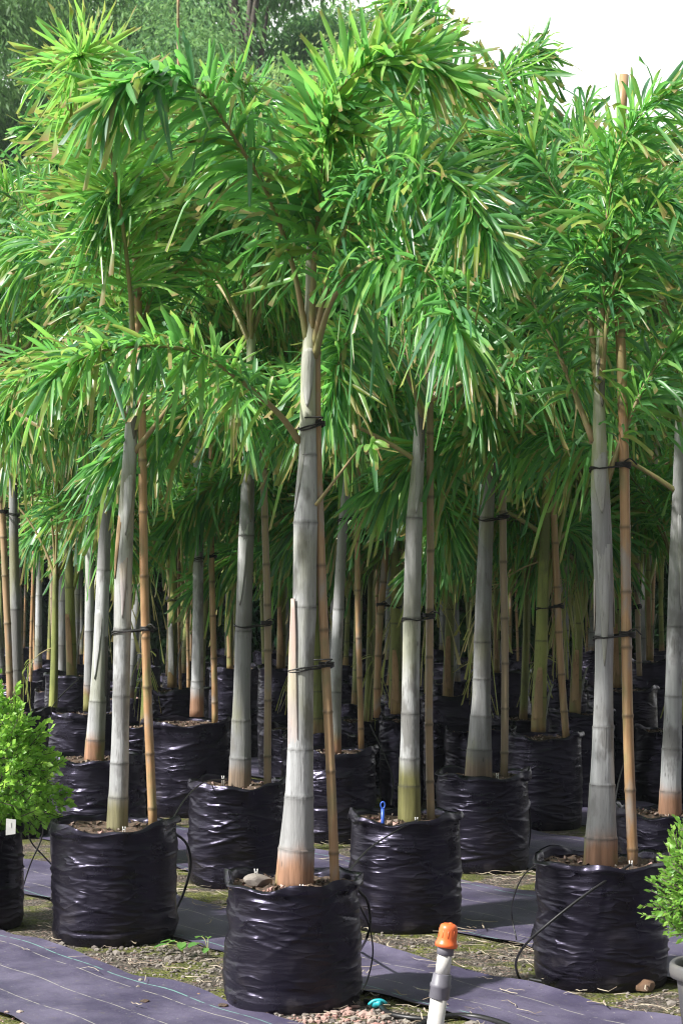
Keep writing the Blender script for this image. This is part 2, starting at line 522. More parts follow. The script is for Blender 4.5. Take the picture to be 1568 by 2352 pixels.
FR = {}     # shared fronds: kind -> list of meshes, pointing along +X
def build_variants():
    spec = {'up': [(84, 1.75, 62), (80, 1.9, 85), (76, 1.7, 75), (82, 2.0, 98)],
            'arch': [(66, 1.8, 98), (60, 1.9, 110), (70, 1.95, 120), (58, 1.7, 92)],
            'low': [(34, 1.55, 78), (28, 1.5, 70), (40, 1.6, 100)],
            'young': [(82, 1.9, 70), (78, 2.1, 105), (72, 1.8, 95)]}
    k = 100
    for kind, L in spec.items():
        FR[kind] = []
        for e, le, cu in L:
            k += 1
            low = kind == 'low'
            FR[kind].append(frond_mesh('frond_' + kind, arc_path(e, le, cu, .05, k), k, 240 if kind != 'young' else 190,
                            .30, .0172, .40 if kind == 'young' else .22, .45, .012,
                            .38 if low else .46, .27, .09 if low else .055))
build_variants()
FR['dead'] = [frond_mesh('dead_frond', arc_path(-15, .5, 60, .15, 501 + i), 501 + i, 16, .20, .010, .45, 1.3, .006, .97, .02, .3) for i in range(2)]

# ------------------------------------------------------------------ trunks, sheaths, stakes, bags
def trunk_mesh(name, prof, rings, mat, sides=18, crown_from=None, seed=0):
    """prof: list of (x, y, z, r) from the soil upward; rings: heights of leaf scars"""
    rng = np.random.default_rng(seed)
    A = np.array(prof, float)
    P = smooth_path(A[:, :3], 46)
    zs = list(P[:, 2]) + [r + o for r in rings for o in (-.012, -.005, 0, .005, .012)]
    zs = np.unique(np.round(np.clip(zs, P[0, 2], P[-1, 2]), 4))
    X = np.stack([np.interp(zs, P[:, 2], P[:, 0]), np.interp(zs, P[:, 2], P[:, 1]), zs], 1)
    r = np.interp(zs, A[:, 2], A[:, 3])
    k = np.ones_like(r); rg = np.zeros_like(r)
    for q in rings:
        dd = np.abs(zs - q)
        rg = np.maximum(rg, np.clip(1 - dd / .009, 0, 1))
        k += .035 * np.exp(-(dd / .008) ** 2)
        k += np.where((zs < q) & (q - zs < .12), .03 * (1 - (q - zs) / .12), 0)
    ph = rng.uniform(0, 6)
    V, Fc = tube(X, r * k, sides, True, lambda t, a: 1 + .02 * np.sin(2 * a + ph + 5 * t) + .012 * np.sin(5 * a + 9 * t))
    rgv = np.repeat(rg, sides) * rng.uniform(.55, 1, len(V))
    cr = np.zeros_like(zs) if crown_from is None else np.clip((zs - crown_from) / .12, 0, 1)
    tn = rng.uniform(0, 1, len(rings) + 1)
    tone = tn[np.searchsorted(np.sort(rings), zs)]
    return mesh(name, V, Fc, [mat], {'ring': rgv, 'crown': np.repeat(cr, sides), 'tone': np.repeat(tone, sides)})

def sheath_mesh(name, prof, z0, z1, ang, width, mat, lift=.004, peel=0.0, seed=0):
    """an old leaf base wrapped round part of the trunk, pointed at its lower end (z0) or peeling off at its top"""
    rng = np.random.default_rng(seed)
    A = np.array(prof, float)
    nz, na = 16, 11
    V = []
    for i in range(nz):
        t = i / (nz - 1); z = z0 + (z1 - z0) * t
        c = np.array([np.interp(z, A[:, 2], A[:, 0]), np.interp(z, A[:, 2], A[:, 1])])
        r = np.interp(z, A[:, 2], A[:, 3])
        if peel:
            wa = width * (1 - .8 * t ** 1.2); off = peel * t ** 2.2
        else:
            wa = width * (t ** .7 * .97 + .03); off = 0
        for j in range(na):
            s = j / (na - 1) * 2 - 1
            a = ang + s * wa * .5 + .05 * math.sin(4 * t + seed)
            rr = r * (.975 + .06 * min(1, t * 2.5)) + lift * (1 - s * s * .5) * min(1, t * 2.5) + off if peel else r * (1.045 - .06 * t ** 3) + lift * (1 - s * s * .5) * (1 - t ** 2)
            V.append([c[0] + rr * math.cos(a), c[1] + rr * math.sin(a), z])
    V = np.array(V)
    Fc = [(i * na + j, i * na + j + 1, (i + 1) * na + j + 1, (i + 1) * na + j) for i in range(nz - 1) for j in range(na - 1)]
    n0 = len(V)
    ctr = np.stack([np.interp(V[:, 2], A[:, 2], A[:, 0]), np.interp(V[:, 2], A[:, 2], A[:, 1]), V[:, 2]], 1)
    V2 = V + unit(ctr - V) * .0045
    bor = [j for j in range(na)] + [i * na + na - 1 for i in range(1, nz)] + [(nz - 1) * na + j for j in range(na - 2, -1, -1)] + [i * na for i in range(nz - 2, 0, -1)]
    Fc += [tuple(x + n0 for x in f[::-1]) for f in Fc]
    Fc += [(bor[i], bor[i] + n0, bor[(i + 1) % len(bor)] + n0, bor[(i + 1) % len(bor)]) for i in range(len(bor))]
    edge = np.zeros(n0)
    for i in range(nz):
        edge[i * na] = edge[i * na + na - 1] = .8
    edge[:na] = .7
    edge[6 * na:] *= .3
    if peel: edge *= .35
    return mesh(name, np.vstack([V, V2]), Fc, [mat], {'ring': np.r_[edge, edge], 'crown': np.zeros(2 * n0)})

def stake_mesh(name, P, r, seed=0, sides=10):
    rng = np.random.default_rng(seed)
    P = np.array(P, float)
    tot = np.linalg.norm(P[-1] - P[0])
    nodes = []
    q = rng.uniform(.08, .2)
    while q < tot - .03:
        nodes.append(q); q += rng.uniform(.2, .3)
    s = np.unique(np.r_[np.linspace(0, tot, 26), [n + o for n in nodes for o in (-.012, -.006, 0, .006, .012)]])
    d = np.r_[0, np.cumsum(np.linalg.norm(np.diff(P, axis=0), axis=1))]
    d = d * tot / d[-1]
    X = np.stack([np.interp(s, d, P[:, k]) for k in range(3)], 1)
    X[:, :2] += .006 * np.stack([np.sin(s * 3 + seed), np.cos(s * 2.3 + seed)], 1)
    k = np.ones_like(s); rg = np.zeros_like(s)
    for q in nodes:
        dd = np.abs(s - q)
        k += .14 * np.exp(-(dd / .007) ** 2)
        rg = np.maximum(rg, np.clip(1 - dd / .013, 0, 1))
    V, Fc = tube(X, r * k * (1 - .12 * s / tot), sides)
    return mesh(name, V, Fc, [M['bamboo']], {'ring': np.repeat(rg, sides)})

def tie_mesh(name, c1, r1, c2, r2, z, seed, tail=True):
    """a cord round trunk and stake at height z (local points)"""
    rng = np.random.default_rng(seed)
    c1, c2 = np.array(c1[:2]), np.array(c2[:2])
    a0 = math.atan2(*(c2 - c1)[::-1])
    A = Acc()
    for q in range(2):
        pts = []
        for a in np.linspace(a0 + math.radians(95), a0 + math.radians(265), 12):
            pts.append([*(c1 + (r1 + .006) * np.array([math.cos(a), math.sin(a)])), z + .005 * q])
        for a in np.linspace(a0 - math.radians(85), a0 + math.radians(85), 10):
            pts.append([*(c2 + (r2 + .007) * np.array([math.cos(a), math.sin(a)])), z + .012 + .005 * q])
        pts.append(pts[0])
        P = np.array(pts); P[:, 2] += .006 * np.sin(np.arange(len(P)) * .5 + seed + q)
        V, Fc = tube(P, .0032, 6)
        A.add(V, Fc)
    for q in range(3):
        pts = [[*(c2 + (r2 + .008) * np.array([math.cos(a), math.sin(a)])), z + .015 + .006 * q] for a in np.linspace(0, 2 * np.pi, 16)]
        V, Fc = tube(np.array(pts), .0038, 6); A.add(V, Fc)
    if tail:
        b = np.array([*(c2 + np.array([0, -r2 - .01])), z + .03])
        V, Fc = tube(smooth_path([b, b + [.02, -.015, .01], b + [.045 * rng.choice([-1, 1]), -.02, -.02 + .03 * rng.uniform()]], 8), .003, 5)
        A.add(V, Fc)
    return A.mesh(name, [M['cord']])

def bag_meshes(R, h, seed, rows=78, cols=132, ears=.012, slump=.0):
    rng = np.random.default_rng(seed)
    th = np.linspace(0, 2 * np.pi, cols, endpoint=False)
    zz = np.linspace(0, 1, rows)
    TH, Z = np.meshgrid(th, zz)
    nw = 60
    dr = np.zeros_like(TH)
    for _ in range(nw):
        tc, zc = rng.uniform(0, 2 * np.pi), rng.beta(1.5, 1.5) * .86 + .03
        lt, lz = rng.uniform(.15, .8), rng.uniform(.006, .016)
        am = rng.uniform(.002, .0095) * rng.choice([1, 1, -1])
        sl = rng.normal(0, .11)
        dt = (TH - tc + np.pi) % (2 * np.pi) - np.pi
        dr += am * np.exp(-(dt / lt) ** 2) * np.exp(-((Z - zc - sl * dt - .012 * np.sin(3 * dt + tc)) / lz) ** 2)
    for _ in range(16):      # bigger slack folds and dents
        tc, zc = rng.uniform(0, 2 * np.pi), rng.uniform(.1, .95)
        dt = (TH - tc + np.pi) % (2 * np.pi) - np.pi
        dr += rng.uniform(-.016, .012) * np.exp(-(dt / rng.uniform(.3, .7)) ** 2) * np.exp(-((Z - zc) / rng.uniform(.05, .14)) ** 2)
    ph = rng.uniform(0, 6.28, 6)
    prof = np.interp(Z, [0, .03, .1, .5, .85, .94, 1], [.965, .99, 1.015, 1.02, .99, .985, 1.0])
    rad = R * prof * (1 + .012 * np.cos(2 * TH + ph[0]) + .010 * np.cos(3 * TH + ph[1])) + dr
    top = np.clip((Z - .86) / .14, 0, 1)
    rad += top * (.008 * np.cos(5 * TH + ph[2]) + .006 * np.cos(9 * TH + ph[3]) + .003 * np.cos(17 * TH + ph[4]))
    zt = h + ears * np.cos(2 * TH + .3) + .010 * np.cos(3 * TH + ph[5]) + .006 * np.cos(8 * TH + ph[2]) - slump * np.exp(-(((TH - 4.6 + np.pi) % (2 * np.pi) - np.pi) / .7) ** 2)
    zz3 = np.where(Z > .8, Z * h + (zt - h) * ((Z - .8) / .2), Z * h)
    V = np.stack([rad * np.cos(TH), rad * np.sin(TH), zz3], -1).reshape(-1, 3)
    rim = V[-cols:]
    rimr = np.linalg.norm(rim[:, :2], axis=1)
    inner = []
    for dz, dr_ in ((.003, .006), (-.012, .012), (-.05, .016), (-.09, .02)):
        q = rim.copy()
        q[:, :2] *= ((rimr - dr_) / rimr)[:, None]
        q[:, 2] += dz
        inner.append(q)
    V = np.vstack([V] + inner)
    n = rows + 4
    idx = np.arange(n * cols).reshape(n, cols)
    a, b = idx[:-1], idx[1:]
    Fc = np.stack([a, np.roll(a, -1, 1), np.roll(b, -1, 1), b], -1).reshape(-1, 4).tolist()
    Fc.append(tuple(range(cols - 1, -1, -1)))
    bag = mesh('grow_bag', V, Fc, [M['bag']])
    # the film turned over at the rim: a cuff lying against the wall, deeper here, shallower there
    W3 = V[:rows * cols].reshape(rows, cols, 3)
    dep = np.clip(.055 + .03 * np.cos(TH[0] * 1 + ph[4]) + .022 * np.cos(3 * TH[0] + ph[5]) + .008 * np.cos(11 * TH[0] + ph[1]), .012, .11) * .5 / h
    cuff = []
    for t, off in ((0, .013), (.12, .0165), (.45, .013), (.85, .006), (1.0, .002)):
        zq = np.clip((1 - dep * (1 - t)) * (rows - 1), 0, rows - 1)
        lo = np.floor(zq).astype(int); hi = np.minimum(lo + 1, rows - 1); fr = (zq - lo)[:, None]
        ci = np.arange(cols)
        q = W3[lo, ci] * (1 - fr) + W3[hi, ci] * fr
        rq = np.linalg.norm(q[:, :2], axis=1)
        q[:, :2] *= ((rq + off + .003 * np.cos(7 * TH[0] + ph[0]) * (1 - t)) / rq)[:, None]
        q[:, 2] += .004 * t
        cuff.append(q)
    cuff = np.vstack(cuff)
    ic = np.arange(5 * cols).reshape(5, cols)
    a, b = ic[:-1], ic[1:]
    fold = mesh('rim_fold', cuff, np.stack([a, np.roll(a, -1, 1), np.roll(b, -1, 1), b], -1).reshape(-1, 4).tolist(), [M['bag']])
    # soil
    A = Acc()
    sr = np.linspace(0, R * .965, 12); st = np.linspace(0, 2 * np.pi, 40, endpoint=False)
    SR, ST = np.meshgrid(sr, st, indexing='ij')
    sz = h - .030 + .008 * np.sin(SR * 30 + ST * 3) + rng.normal(0, .004, SR.shape)
    sz[0] = sz[0].mean()
    SV = np.stack([SR * np.cos(ST), SR * np.sin(ST), sz], -1).reshape(-1, 3)
    i0 = np.arange(12 * 40).reshape(12, 40)
    a, b = i0[:-1], i0[1:]
    A.add(SV, np.stack([a, b, np.roll(b, -1, 1), np.roll(a, -1, 1)], -1).reshape(-1, 4).tolist())
    for _ in range(90):
        t, q = rng.uniform(0, 6.28), math.sqrt(rng.uniform()) * R * .9
        c = np.array([q * math.cos(t), q * math.sin(t), h - .024])
        s = rng.uniform(.005, .016)
        d = unit(rng.normal(0, 1, 3)); e = unit(np.cross(d, rng.normal(0, 1, 3)))
        A.add([c - d * s, c + e * s, c + d * s, c - e * s * .6, c + np.cross(d, e) * s], [(0, 1, 4), (1, 2, 4), (2, 3, 4), (3, 0, 4)], int(rng.uniform() < .3) + int(rng.uniform() < .12))
    soil = A.mesh('soil', [M['mix'], M['pebble_red'], M['straw']], False)
    return bag, soil, fold

BAGS = [bag_meshes(.245, .50, 900 + i) for i in range(4)]

def grow_bag(loc, label, group=None, R=None, h=None, seed=None, rz=0.0, ears=.012, slump=0.0):
    e = empty('grow_bag', loc, label, 'grow bag', group, rz)
    if R is None:
        b, s, f = BAGS[int(seed) % 4]
    else:
        b, s, f = bag_meshes(R, h, seed, ears=ears, slump=slump)
    obj('bag_wall', b, e); obj('soil', s, e)
    if R is not None: obj('rim_fold', f, e)
    return e

# ------------------------------------------------------------------ the ground
DU = np.array([.595, -.805]); DV = np.array([.805, .595])        # along and across the planting rows
def uv2xy(u, v): return DU * u + DV * v

g = 95
me = mesh('ground', [(-g, -g, 0), (g, -g, 0), (g, g, 0), (-g, g, 0)], [(0, 1, 2, 3)], [M['soil']], smooth=False)
tag(obj('ground', me), kind='structure')

def weed_mat(v0, v1, seed, u0=-34, u1=3):
    """a long strip of woven mat between two rows, slightly rumpled, with uneven edges"""
    rng = np.random.default_rng(seed)
    us = np.r_[np.linspace(u0, -12, 40), np.linspace(-12, u1, 240)[1:]]
    nv = 22
    V = []
    ph = rng.uniform(0, 6.28, 8)
    for u in us:
        e0 = .012 * math.sin(u * 1.3 + ph[0]) + .008 * math.sin(u * 4.3 + ph[1]) + .005 * math.sin(u * 23 + ph[2])
        e1 = .012 * math.sin(u * 1.1 + ph[3]) + .008 * math.sin(u * 3.9 + ph[4]) + .005 * math.sin(u * 19 + ph[5])
        for j in range(nv):
            t = j / (nv - 1)
            v = v0 + e0 + (v1 + e1 - v0 - e0) * t
            ed = min(t, 1 - t) * nv
            z = .007 + .006 * math.sin(u * 3.1 + v * 4 + ph[6]) * math.sin(v * 7 + ph[7] + u) + .004 * math.sin(u * 11 + 3 * v)
            z += .010 * math.exp(-ed) * (1 + math.sin(u * 7 + ph[2]))
            V.append((u, v, max(z, .004)))
    n = len(us)
    Fc = [(i * nv + j, (i + 1) * nv + j, (i + 1) * nv + j + 1, i * nv + j + 1) for i in range(n - 1) for j in range(nv - 1)]
    o = obj('weed_mat', mesh('weed_mat', V, Fc, [M['mat']]))
    # local X runs along the row, local Y across it
    o.matrix_world = Matrix(((DU[0], DV[0], 0, 0), (DU[1], DV[1], 0, 0), (0, 0, 1, 0), (0, 0, 0, 1)))
    tag(o, kind='structure')
    return o

for i, (a, b) in enumerate([(2.98, 3.72), (4.22, 4.78), (5.25, 6.20), (6.75, 7.75), (8.2, 9.3), (9.75, 10.9), (11.4, 12.5), (13.0, 14.2), (14.8, 16.0)]):
    weed_mat(a, b, 40 + i, u0=-34)

def scatter_stones(name, n, vr, ur, size, mat, seed):
    rng = np.random.default_rng(seed)
    ico = np.array([[0, 0, 1], [.9, 0, .45], [.28, .85, .45], [-.72, .53, .45], [-.72, -.53, .45], [.28, -.85, .45], [.7, .5, -.45], [-.27, .85, -.45], [-.9, 0, -.45], [-.27, -.85, -.45], [.7, -.5, -.45], [0, 0, -1]])
    tri = [(0, 1, 2), (0, 2, 3), (0, 3, 4), (0, 4, 5), (0, 5, 1), (1, 6, 2), (2, 7, 3), (3, 8, 4), (4, 9, 5), (5, 10, 1), (6, 7, 2), (7, 8, 3), (8, 9, 4), (9, 10, 5), (10, 6, 1)]
    A = Acc()
    for _ in range(n):
        u, v = rng.uniform(*ur), rng.normal((vr[0] + vr[1]) / 2, (vr[1] - vr[0]) / 3.2)
        s = size * rng.lognormal(0, .45)
        sc = rng.uniform(.6, 1.2, 3) * s; sc[2] *= .65
        a = rng.uniform(0, 6.28)
        Rz = np.array([[math.cos(a), -math.sin(a), 0], [math.sin(a), math.cos(a), 0], [0, 0, 1]])
        x, y = uv2xy(u, v)
        A.add((ico * sc * rng.uniform(.8, 1.2, (12, 1))) @ Rz.T + [x, y, sc[2] * .5], tri)
    o = obj(name, A.mesh(name, [mat], False))
    return tag(o, kind='stuff')
scatter_stones('gravel', 1700, (3.72, 4.2), (-7.2, -4.4), .006, M['pebble'], 5)
scatter_stones('red_gravel', 900, (3.75, 4.05), (-5.6, -4.2), .007, M['pebble_red'], 6)
scatter_stones('red_gravel', 700, (2.68, 2.97), (-6.6, -4.3), .008, M['pebble_red'], 7)
scatter_stones('gravel', 500, (4.76, 5.25), (-7.6, -4.4), .006, M['pebble'], 8)

def litter(name, n, vr, ur, seed, size=.09):
    rng = np.random.default_rng(seed)
    A = Acc()
    for _ in range(n):
        u, v = rng.uniform(*ur), rng.normal((vr[0] + vr[1]) / 2, (vr[1] - vr[0]) / 2.6)
        x, y = uv2xy(u, v)
        a = rng.normal(-.7, .7); L = size * rng.uniform(.4, 1.6); wd = rng.uniform(.001, .0042)
        d = np.array([math.cos(a), math.sin(a)]); q = np.array([-d[1], d[0]])
        V = []
        k = rng.normal(0, .12); z0 = rng.uniform(.012, .022)
        for i in range(5):
            t = i / 4 - .5
            c = np.array([x, y]) + d * L * t + q * k * L * (t * t * 4 - .5)
            zz = z0 + abs(rng.normal(0, .006))
            ww = wd * (1 - 1.6 * t * t)
            V += [[*(c + q * ww), zz], [*c, zz + wd * .5], [*(c - q * ww), zz]]
        A.add(V, [(i * 3 + j, i * 3 + j + 1, i * 3 + j + 4, i * 3 + j + 3) for i in range(4) for j in range(2)])
    return tag(obj(name, A.mesh(name, [M['straw']])), kind='stuff')
litter('dry_leaf_litter', 230, (4.7, 5.3), (-8.5, -4.6), 3, .11)
litter('dry_leaf_litter', 170, (3.7, 4.25), (-8.5, -4.4), 4, .07)
litter('dry_leaf_litter', 300, (6.2, 6.8), (-10, -5), 5, .12)

# ------------------------------------------------------------------ palms
def px_prof(pts, Y, base):
    """(px, py, width in px) -> local (x, y, z, r)"""
    out = []
    for px, py, wd in pts:
        p = at(px, py, Y) - base
        out.append((p.x, 0.0, p.z, wd * Y / F / 2))
    return out

def tie_local(prof, z):
    A = np.array(prof)
    return (np.interp(z, A[:, 2], A[:, 0]), np.interp(z, A[:, 2], A[:, 1])), np.interp(z, A[:, 2], A[:, 3])

NP = {'n': 0}
def stake(base, P, r, ties, label, group=None):
    """P: local points from base; ties: list of (trunk centre, trunk radius, stake centre, z) local"""
    NP['n'] += 1
    e = empty('bamboo_stake', base, label, 'stake', group)
    obj('cane', stake_mesh('cane', P, r, NP['n']), e)
    for c1, r1, c2, z in ties:
        obj('tie', tie_mesh('tie', c1, r1, c2, r, z, NP['n']), e)
    return e

def hero_palm(Y, trunk, rings, label, fronds, mat='trunk', crown=None, sheaths=(), stk=None, tie_ys=(), bag=None, baglabel='', stakelabel='', seed=1, tintb=0.0):
    px0, py0, _ = trunk[0]
    base = at(px0, py0 + 8, Y)
    prof = px_prof(trunk, Y, base)
    prof[0] = (prof[0][0], 0, -.03, prof[0][3])
    e = empty('palm', base, label, 'palm')
    zc = lambda py: (at(0, py, Y) - base).z
    obj('trunk', trunk_mesh('trunk', prof, [zc(r) for r in rings], M[mat], 22, None if crown is None else zc(crown), seed), e)
    for i, (y0, y1, ang, wd, mt, peel) in enumerate(sheaths):
        obj('leaf_sheath', sheath_mesh('leaf_sheath', prof, zc(y0), zc(y1), math.radians(ang), wd, M[mt], .004, peel, seed + i), e)
    for i, fd in enumerate(fronds):
        pts = fd['p']
        P = [at(a, b, c) - base for a, b, c in pts]
        P = np.array([[q.x, q.y, q.z] for q in P])
        kw = {k: v for k, v in fd.items() if k != 'p'}
        kw.setdefault('tint', .47 + tintb)
        obj('frond', frond_mesh('frond', P, seed * 31 + i, **kw), e)
    if bag:
        bx, bytop, bybot, bw = bag
        g0 = at(bx, 0, Y); g0.z = 0
        h = H - (bytop - YH) * (Y - bw * Y / F / 2) / F
        grow_bag(g0, baglabel, None, bw * Y / F / 2, h, seed + 50)
    if stk:
        pts, wpx = stk[0], stk[1]
        dY = stk[2] if len(stk) > 2 else 0.0
        b = at(pts[0][0], pts[0][1] + 6, Y + dY)
        P = [np.array(at(a, c, Y + dY) - b) for a, c in pts]
        P[0] = P[0] - np.array([0, 0, .04])
        ties = []
        for ty in tie_ys:
            zt = at(0, ty, Y).z
            c1, r1 = tie_local(prof, zt - base.z)
            c1 = (c1[0] + base.x - b.x, c1[1] + base.y - b.y)
            PP = np.array(P)
            c2 = (np.interp(zt - b.z, PP[:, 2], PP[:, 0]), np.interp(zt - b.z, PP[:, 2], PP[:, 1]))
            ties.append((c1, r1, c2, zt - b.z))
        stake(b, P, wpx * Y / F / 2, ties, stakelabel)
    return e

def lin(P, y0, y1):
    """give a pixel path depths running from y0 to y1"""
    n = len(P)
    return [(a, b, y0 + (y1 - y0) * (i / (n - 1)) ** 1.2) for i, (a, b) in enumerate(P)]

YA, YB, YC, YD, YE, YF_ = 6.87, 8.12, 9.60, 8.40, 10.08, 7.23
# front centre palm
hero_palm(YA, [(675, 2030, 94), (682, 1930, 80), (686, 1850, 68), (690, 1700, 58), (693, 1540, 55), (699, 1400, 54), (702, 1200, 54), (707, 1060, 40), (707, 960, 36), (708, 830, 33), (712, 740, 26), (714, 560, 20), (722, 480, 14)],
          [1950, 1830, 1722, 1395, 1200, 1045], 'tall palm with pale ringed trunk and curled pink edged sheath in the foremost centre bag',
          [dict(p=lin([(715, 770), (722, 600), (738, 430), (752, 300), (785, 200), (850, 145), (940, 130), (1035, 175)], YA, 6.2), n=300, L=.27, W=.019, droop=.12, tint=.62, dry=.02),
           dict(p=lin([(706, 790), (672, 610), (612, 440), (550, 335), (475, 225), (400, 180), (320, 180), (250, 225)], YA, 6.3), n=230, L=.26, W=.021, droop=.45, tint=.36, dry=.05),
           dict(p=lin([(688, 1015), (640, 950), (560, 880), (470, 818), (380, 796), (280, 797), (190, 822), (110, 880)], YA, 6.2), n=190, L=.20, pet=.16, tint=.48, tspread=.26, dry=.10, droop=.5),
           dict(p=lin([(726, 1160), (775, 1095), (822, 1035), (850, 1020)], YA - .03, 6.6), n=6, L=.11, W=.022, r0=.008, pet=.8, tint=.72, dry=.2, droop=1.0),
           dict(p=lin([(720, 800), (752, 650), (805, 505), (880, 410), (970, 385), (1060, 440), (1120, 540)], YA, 6.1), n=280, L=.26, tint=.32, dry=.04),
           dict(p=lin([(722, 820), (762, 690), (830, 610), (930, 590), (1010, 660), (1050, 760)], YA, 6.0), n=220, L=.25, tint=.34, dry=.05, droop=.5),
           dict(p=lin([(714, 770), (716, 600), (700, 500), (690, 420), (715, 350)], YA, 7.5), n=150, L=.26, tint=.5),
           dict(p=lin([(716, 700), (727, 500), (745, 360), (772, 250)], YA, 6.55), n=90, L=.2, pet=.5, tint=.62)],
          crown=1010, sheaths=[(936, 800, -95, 2.6, 'sheath_pale', 0), (1735, 1375, 214, 1.9, 'sheath_pink', .009), (1175, 1000, 200, 1.9, 'sheath_pale', 0)],
          stk=([(766, 2025), (757, 1800), (748, 1500), (738, 1200), (729, 1000), (722, 700)], 23, .02), tie_ys=(1540, 985),
          bag=(671, 2040, 2335, 306), baglabel='wrinkled black grow bag with torn folded rim at front centre',
          stakelabel='mottled bamboo cane tied to the foremost centre palm by two black cords', seed=3)
# front left palm
hero_palm(YB, [(268, 1900, 50), (273, 1800, 43), (277, 1650, 39), (281, 1450, 40), (284, 1300, 42), (292, 1150, 36), (301, 1000, 31), (304, 930, 28), (306, 760, 20), (300, 620, 15)],
          [1832, 1753, 1600, 1445], 'palm with smooth white trunk and rusty streak in left bag beside orange bamboo cane',
          [dict(p=lin([(306, 930), (305, 760), (292, 600), (272, 450), (252, 335), (230, 250)], YB, 7.6) + [(207, 185, 7.4), (188, 145, 7.15), (180, 132, 6.9)], n=330, L=.35, W=.0155, tint=.72, tspread=.16, dry=.02, droop=.16, pet=.24, side=(1, -.15, 0)),  # raised tint paints the backlit yellow-green into these leaflets
           dict(p=lin([(303, 920), (285, 760), (225, 630), (130, 560), (40, 570), (-40, 650)], YB, 8.8), n=240, L=.27, tint=.44),
           dict(p=lin([(308, 920), (335, 720), (405, 560), (480, 480), (570, 500), (620, 590)], YB, 8.3), n=240, L=.27, tint=.48),
           dict(p=lin([(300, 980), (240, 880), (150, 815), (60, 860), (0, 960)], YB, 7.7), n=150, L=.24, tint=.5, dry=.1),
           dict(p=lin([(308, 1040), (350, 985), (400, 920), (450, 880), (520, 870), (560, 930)], YB, 7.6), n=120, L=.24, tint=.45, tspread=.25, dry=.1, pet=.4),
           dict(p=lin([(305, 920), (310, 700), (340, 480), (360, 330), (340, 240)], YB, 8.6), n=220, L=.27, tint=.46)],
          crown=1000, sheaths=[(1230, 1090, -80, 1.5, 'sheath_pale', 0), (1420, 1280, -85, 1.0, 'sheath_pink', 0), (1330, 1180, 215, 1.2, 'sheath_dry', .0), (1010, 900, -60, 2.2, 'sheath_dark', 0)],
          mat='trunk_plain', stk=([(349, 1895), (342, 1650), (337, 1430), (330, 1200), (324, 1000), (316, 760), (312, 560)], 21, -.02), tie_ys=(1455,),
          bag=(260, 1906, 2180, 280), baglabel='left front black grow bag with a long horizontal crease low down',
          stakelabel='clean orange bamboo cane with dry twist of sheath beside the left white trunk', seed=5)
# front right palm
hero_palm(YF_, [(1379, 1985, 80), (1380, 1930, 72), (1382, 1840, 60), (1384, 1700, 48), (1386, 1550, 42), (1387, 1420, 42), (1383, 1250, 46), (1378, 1120, 44), (1376, 1000, 32), (1376, 880, 24), (1378, 780, 18), (1384, 600, 12)],
          [1925, 1803, 1670, 1460], 'palm with bulging pale trunk and orange foot in the right front bag',
          [dict(p=lin([(1380, 860), (1386, 660), (1396, 480), (1424, 340), (1490, 240), (1580, 215)], YF_, 6.95), n=230, L=.27, tint=.48, dry=.05),
           dict(p=lin([(1370, 880), (1345, 660), (1300, 490), (1235, 375), (1165, 315), (1090, 310), (1020, 370)], YF_, 7.5), n=240, L=.24, droop=.4, tint=.36, dry=.05),
           dict(p=lin([(1362, 1015), (1312, 885), (1258, 760), (1200, 670), (1140, 680), (1090, 770)], YF_, 7.5), n=150, L=.22, tint=.4, dry=.05, droop=.4),
           dict(p=lin([(1392, 1110), (1440, 975), (1500, 850), (1580, 760), (1680, 760)], YF_, 7.2), n=150, L=.26, tint=.42),
           dict(p=lin([(1378, 860), (1372, 660), (1352, 470), (1335, 340), (1345, 240)], YF_, 7.6), n=110, L=.26, tint=.52),
           dict(p=lin([(1378, 900), (1400, 700), (1450, 540), (1530, 460), (1600, 520)], YF_, 6.9), n=150, L=.26, tint=.36, dry=.06)],
          crown=1160, sheaths=[(1180, 1040, -95, 1.9, 'sheath_pale', 0), (1530, 1250, -92, 1.7, 'sheath_pale', 0), (1440, 1290, 0, .7, 'sheath_pink', 0), (1450, 1330, 185, .7, 'sheath_pink', 0), (935, 820, -70, 2.4, 'sheath_dark', 0)],
          stk=([(1453, 1982), (1446, 1700), (1440, 1450), (1432, 1150), (1425, 850), (1418, 600), (1424, 380), (1434, 172)], 25, -.01), tie_ys=(1468, 1080),
          bag=(1381, 1992, 2285, 300), baglabel='right front black grow bag with the rust brown stone at its foot',
          stakelabel='thick tan bamboo cane rising past the leaves above the right front bag', seed=9)

# second row palms with the shared fronds
def crown(e, top, rng, kinds, size=1.0):
    az = rng.uniform(0, 6.28)
    for k in kinds:
        az += 2.4 + rng.normal(0, .25)
        me = FR[k][int(rng.integers(len(FR[k])))]
        o = obj('frond', me, e, (top[0], top[1], top[2] - (rng.uniform(.3, .62) if k == 'low' else .55 if k == 'dead' else rng.uniform(0, .12))), (0, 0, az))
        o.scale = (size * rng.uniform(.92, 1.1),) * 3

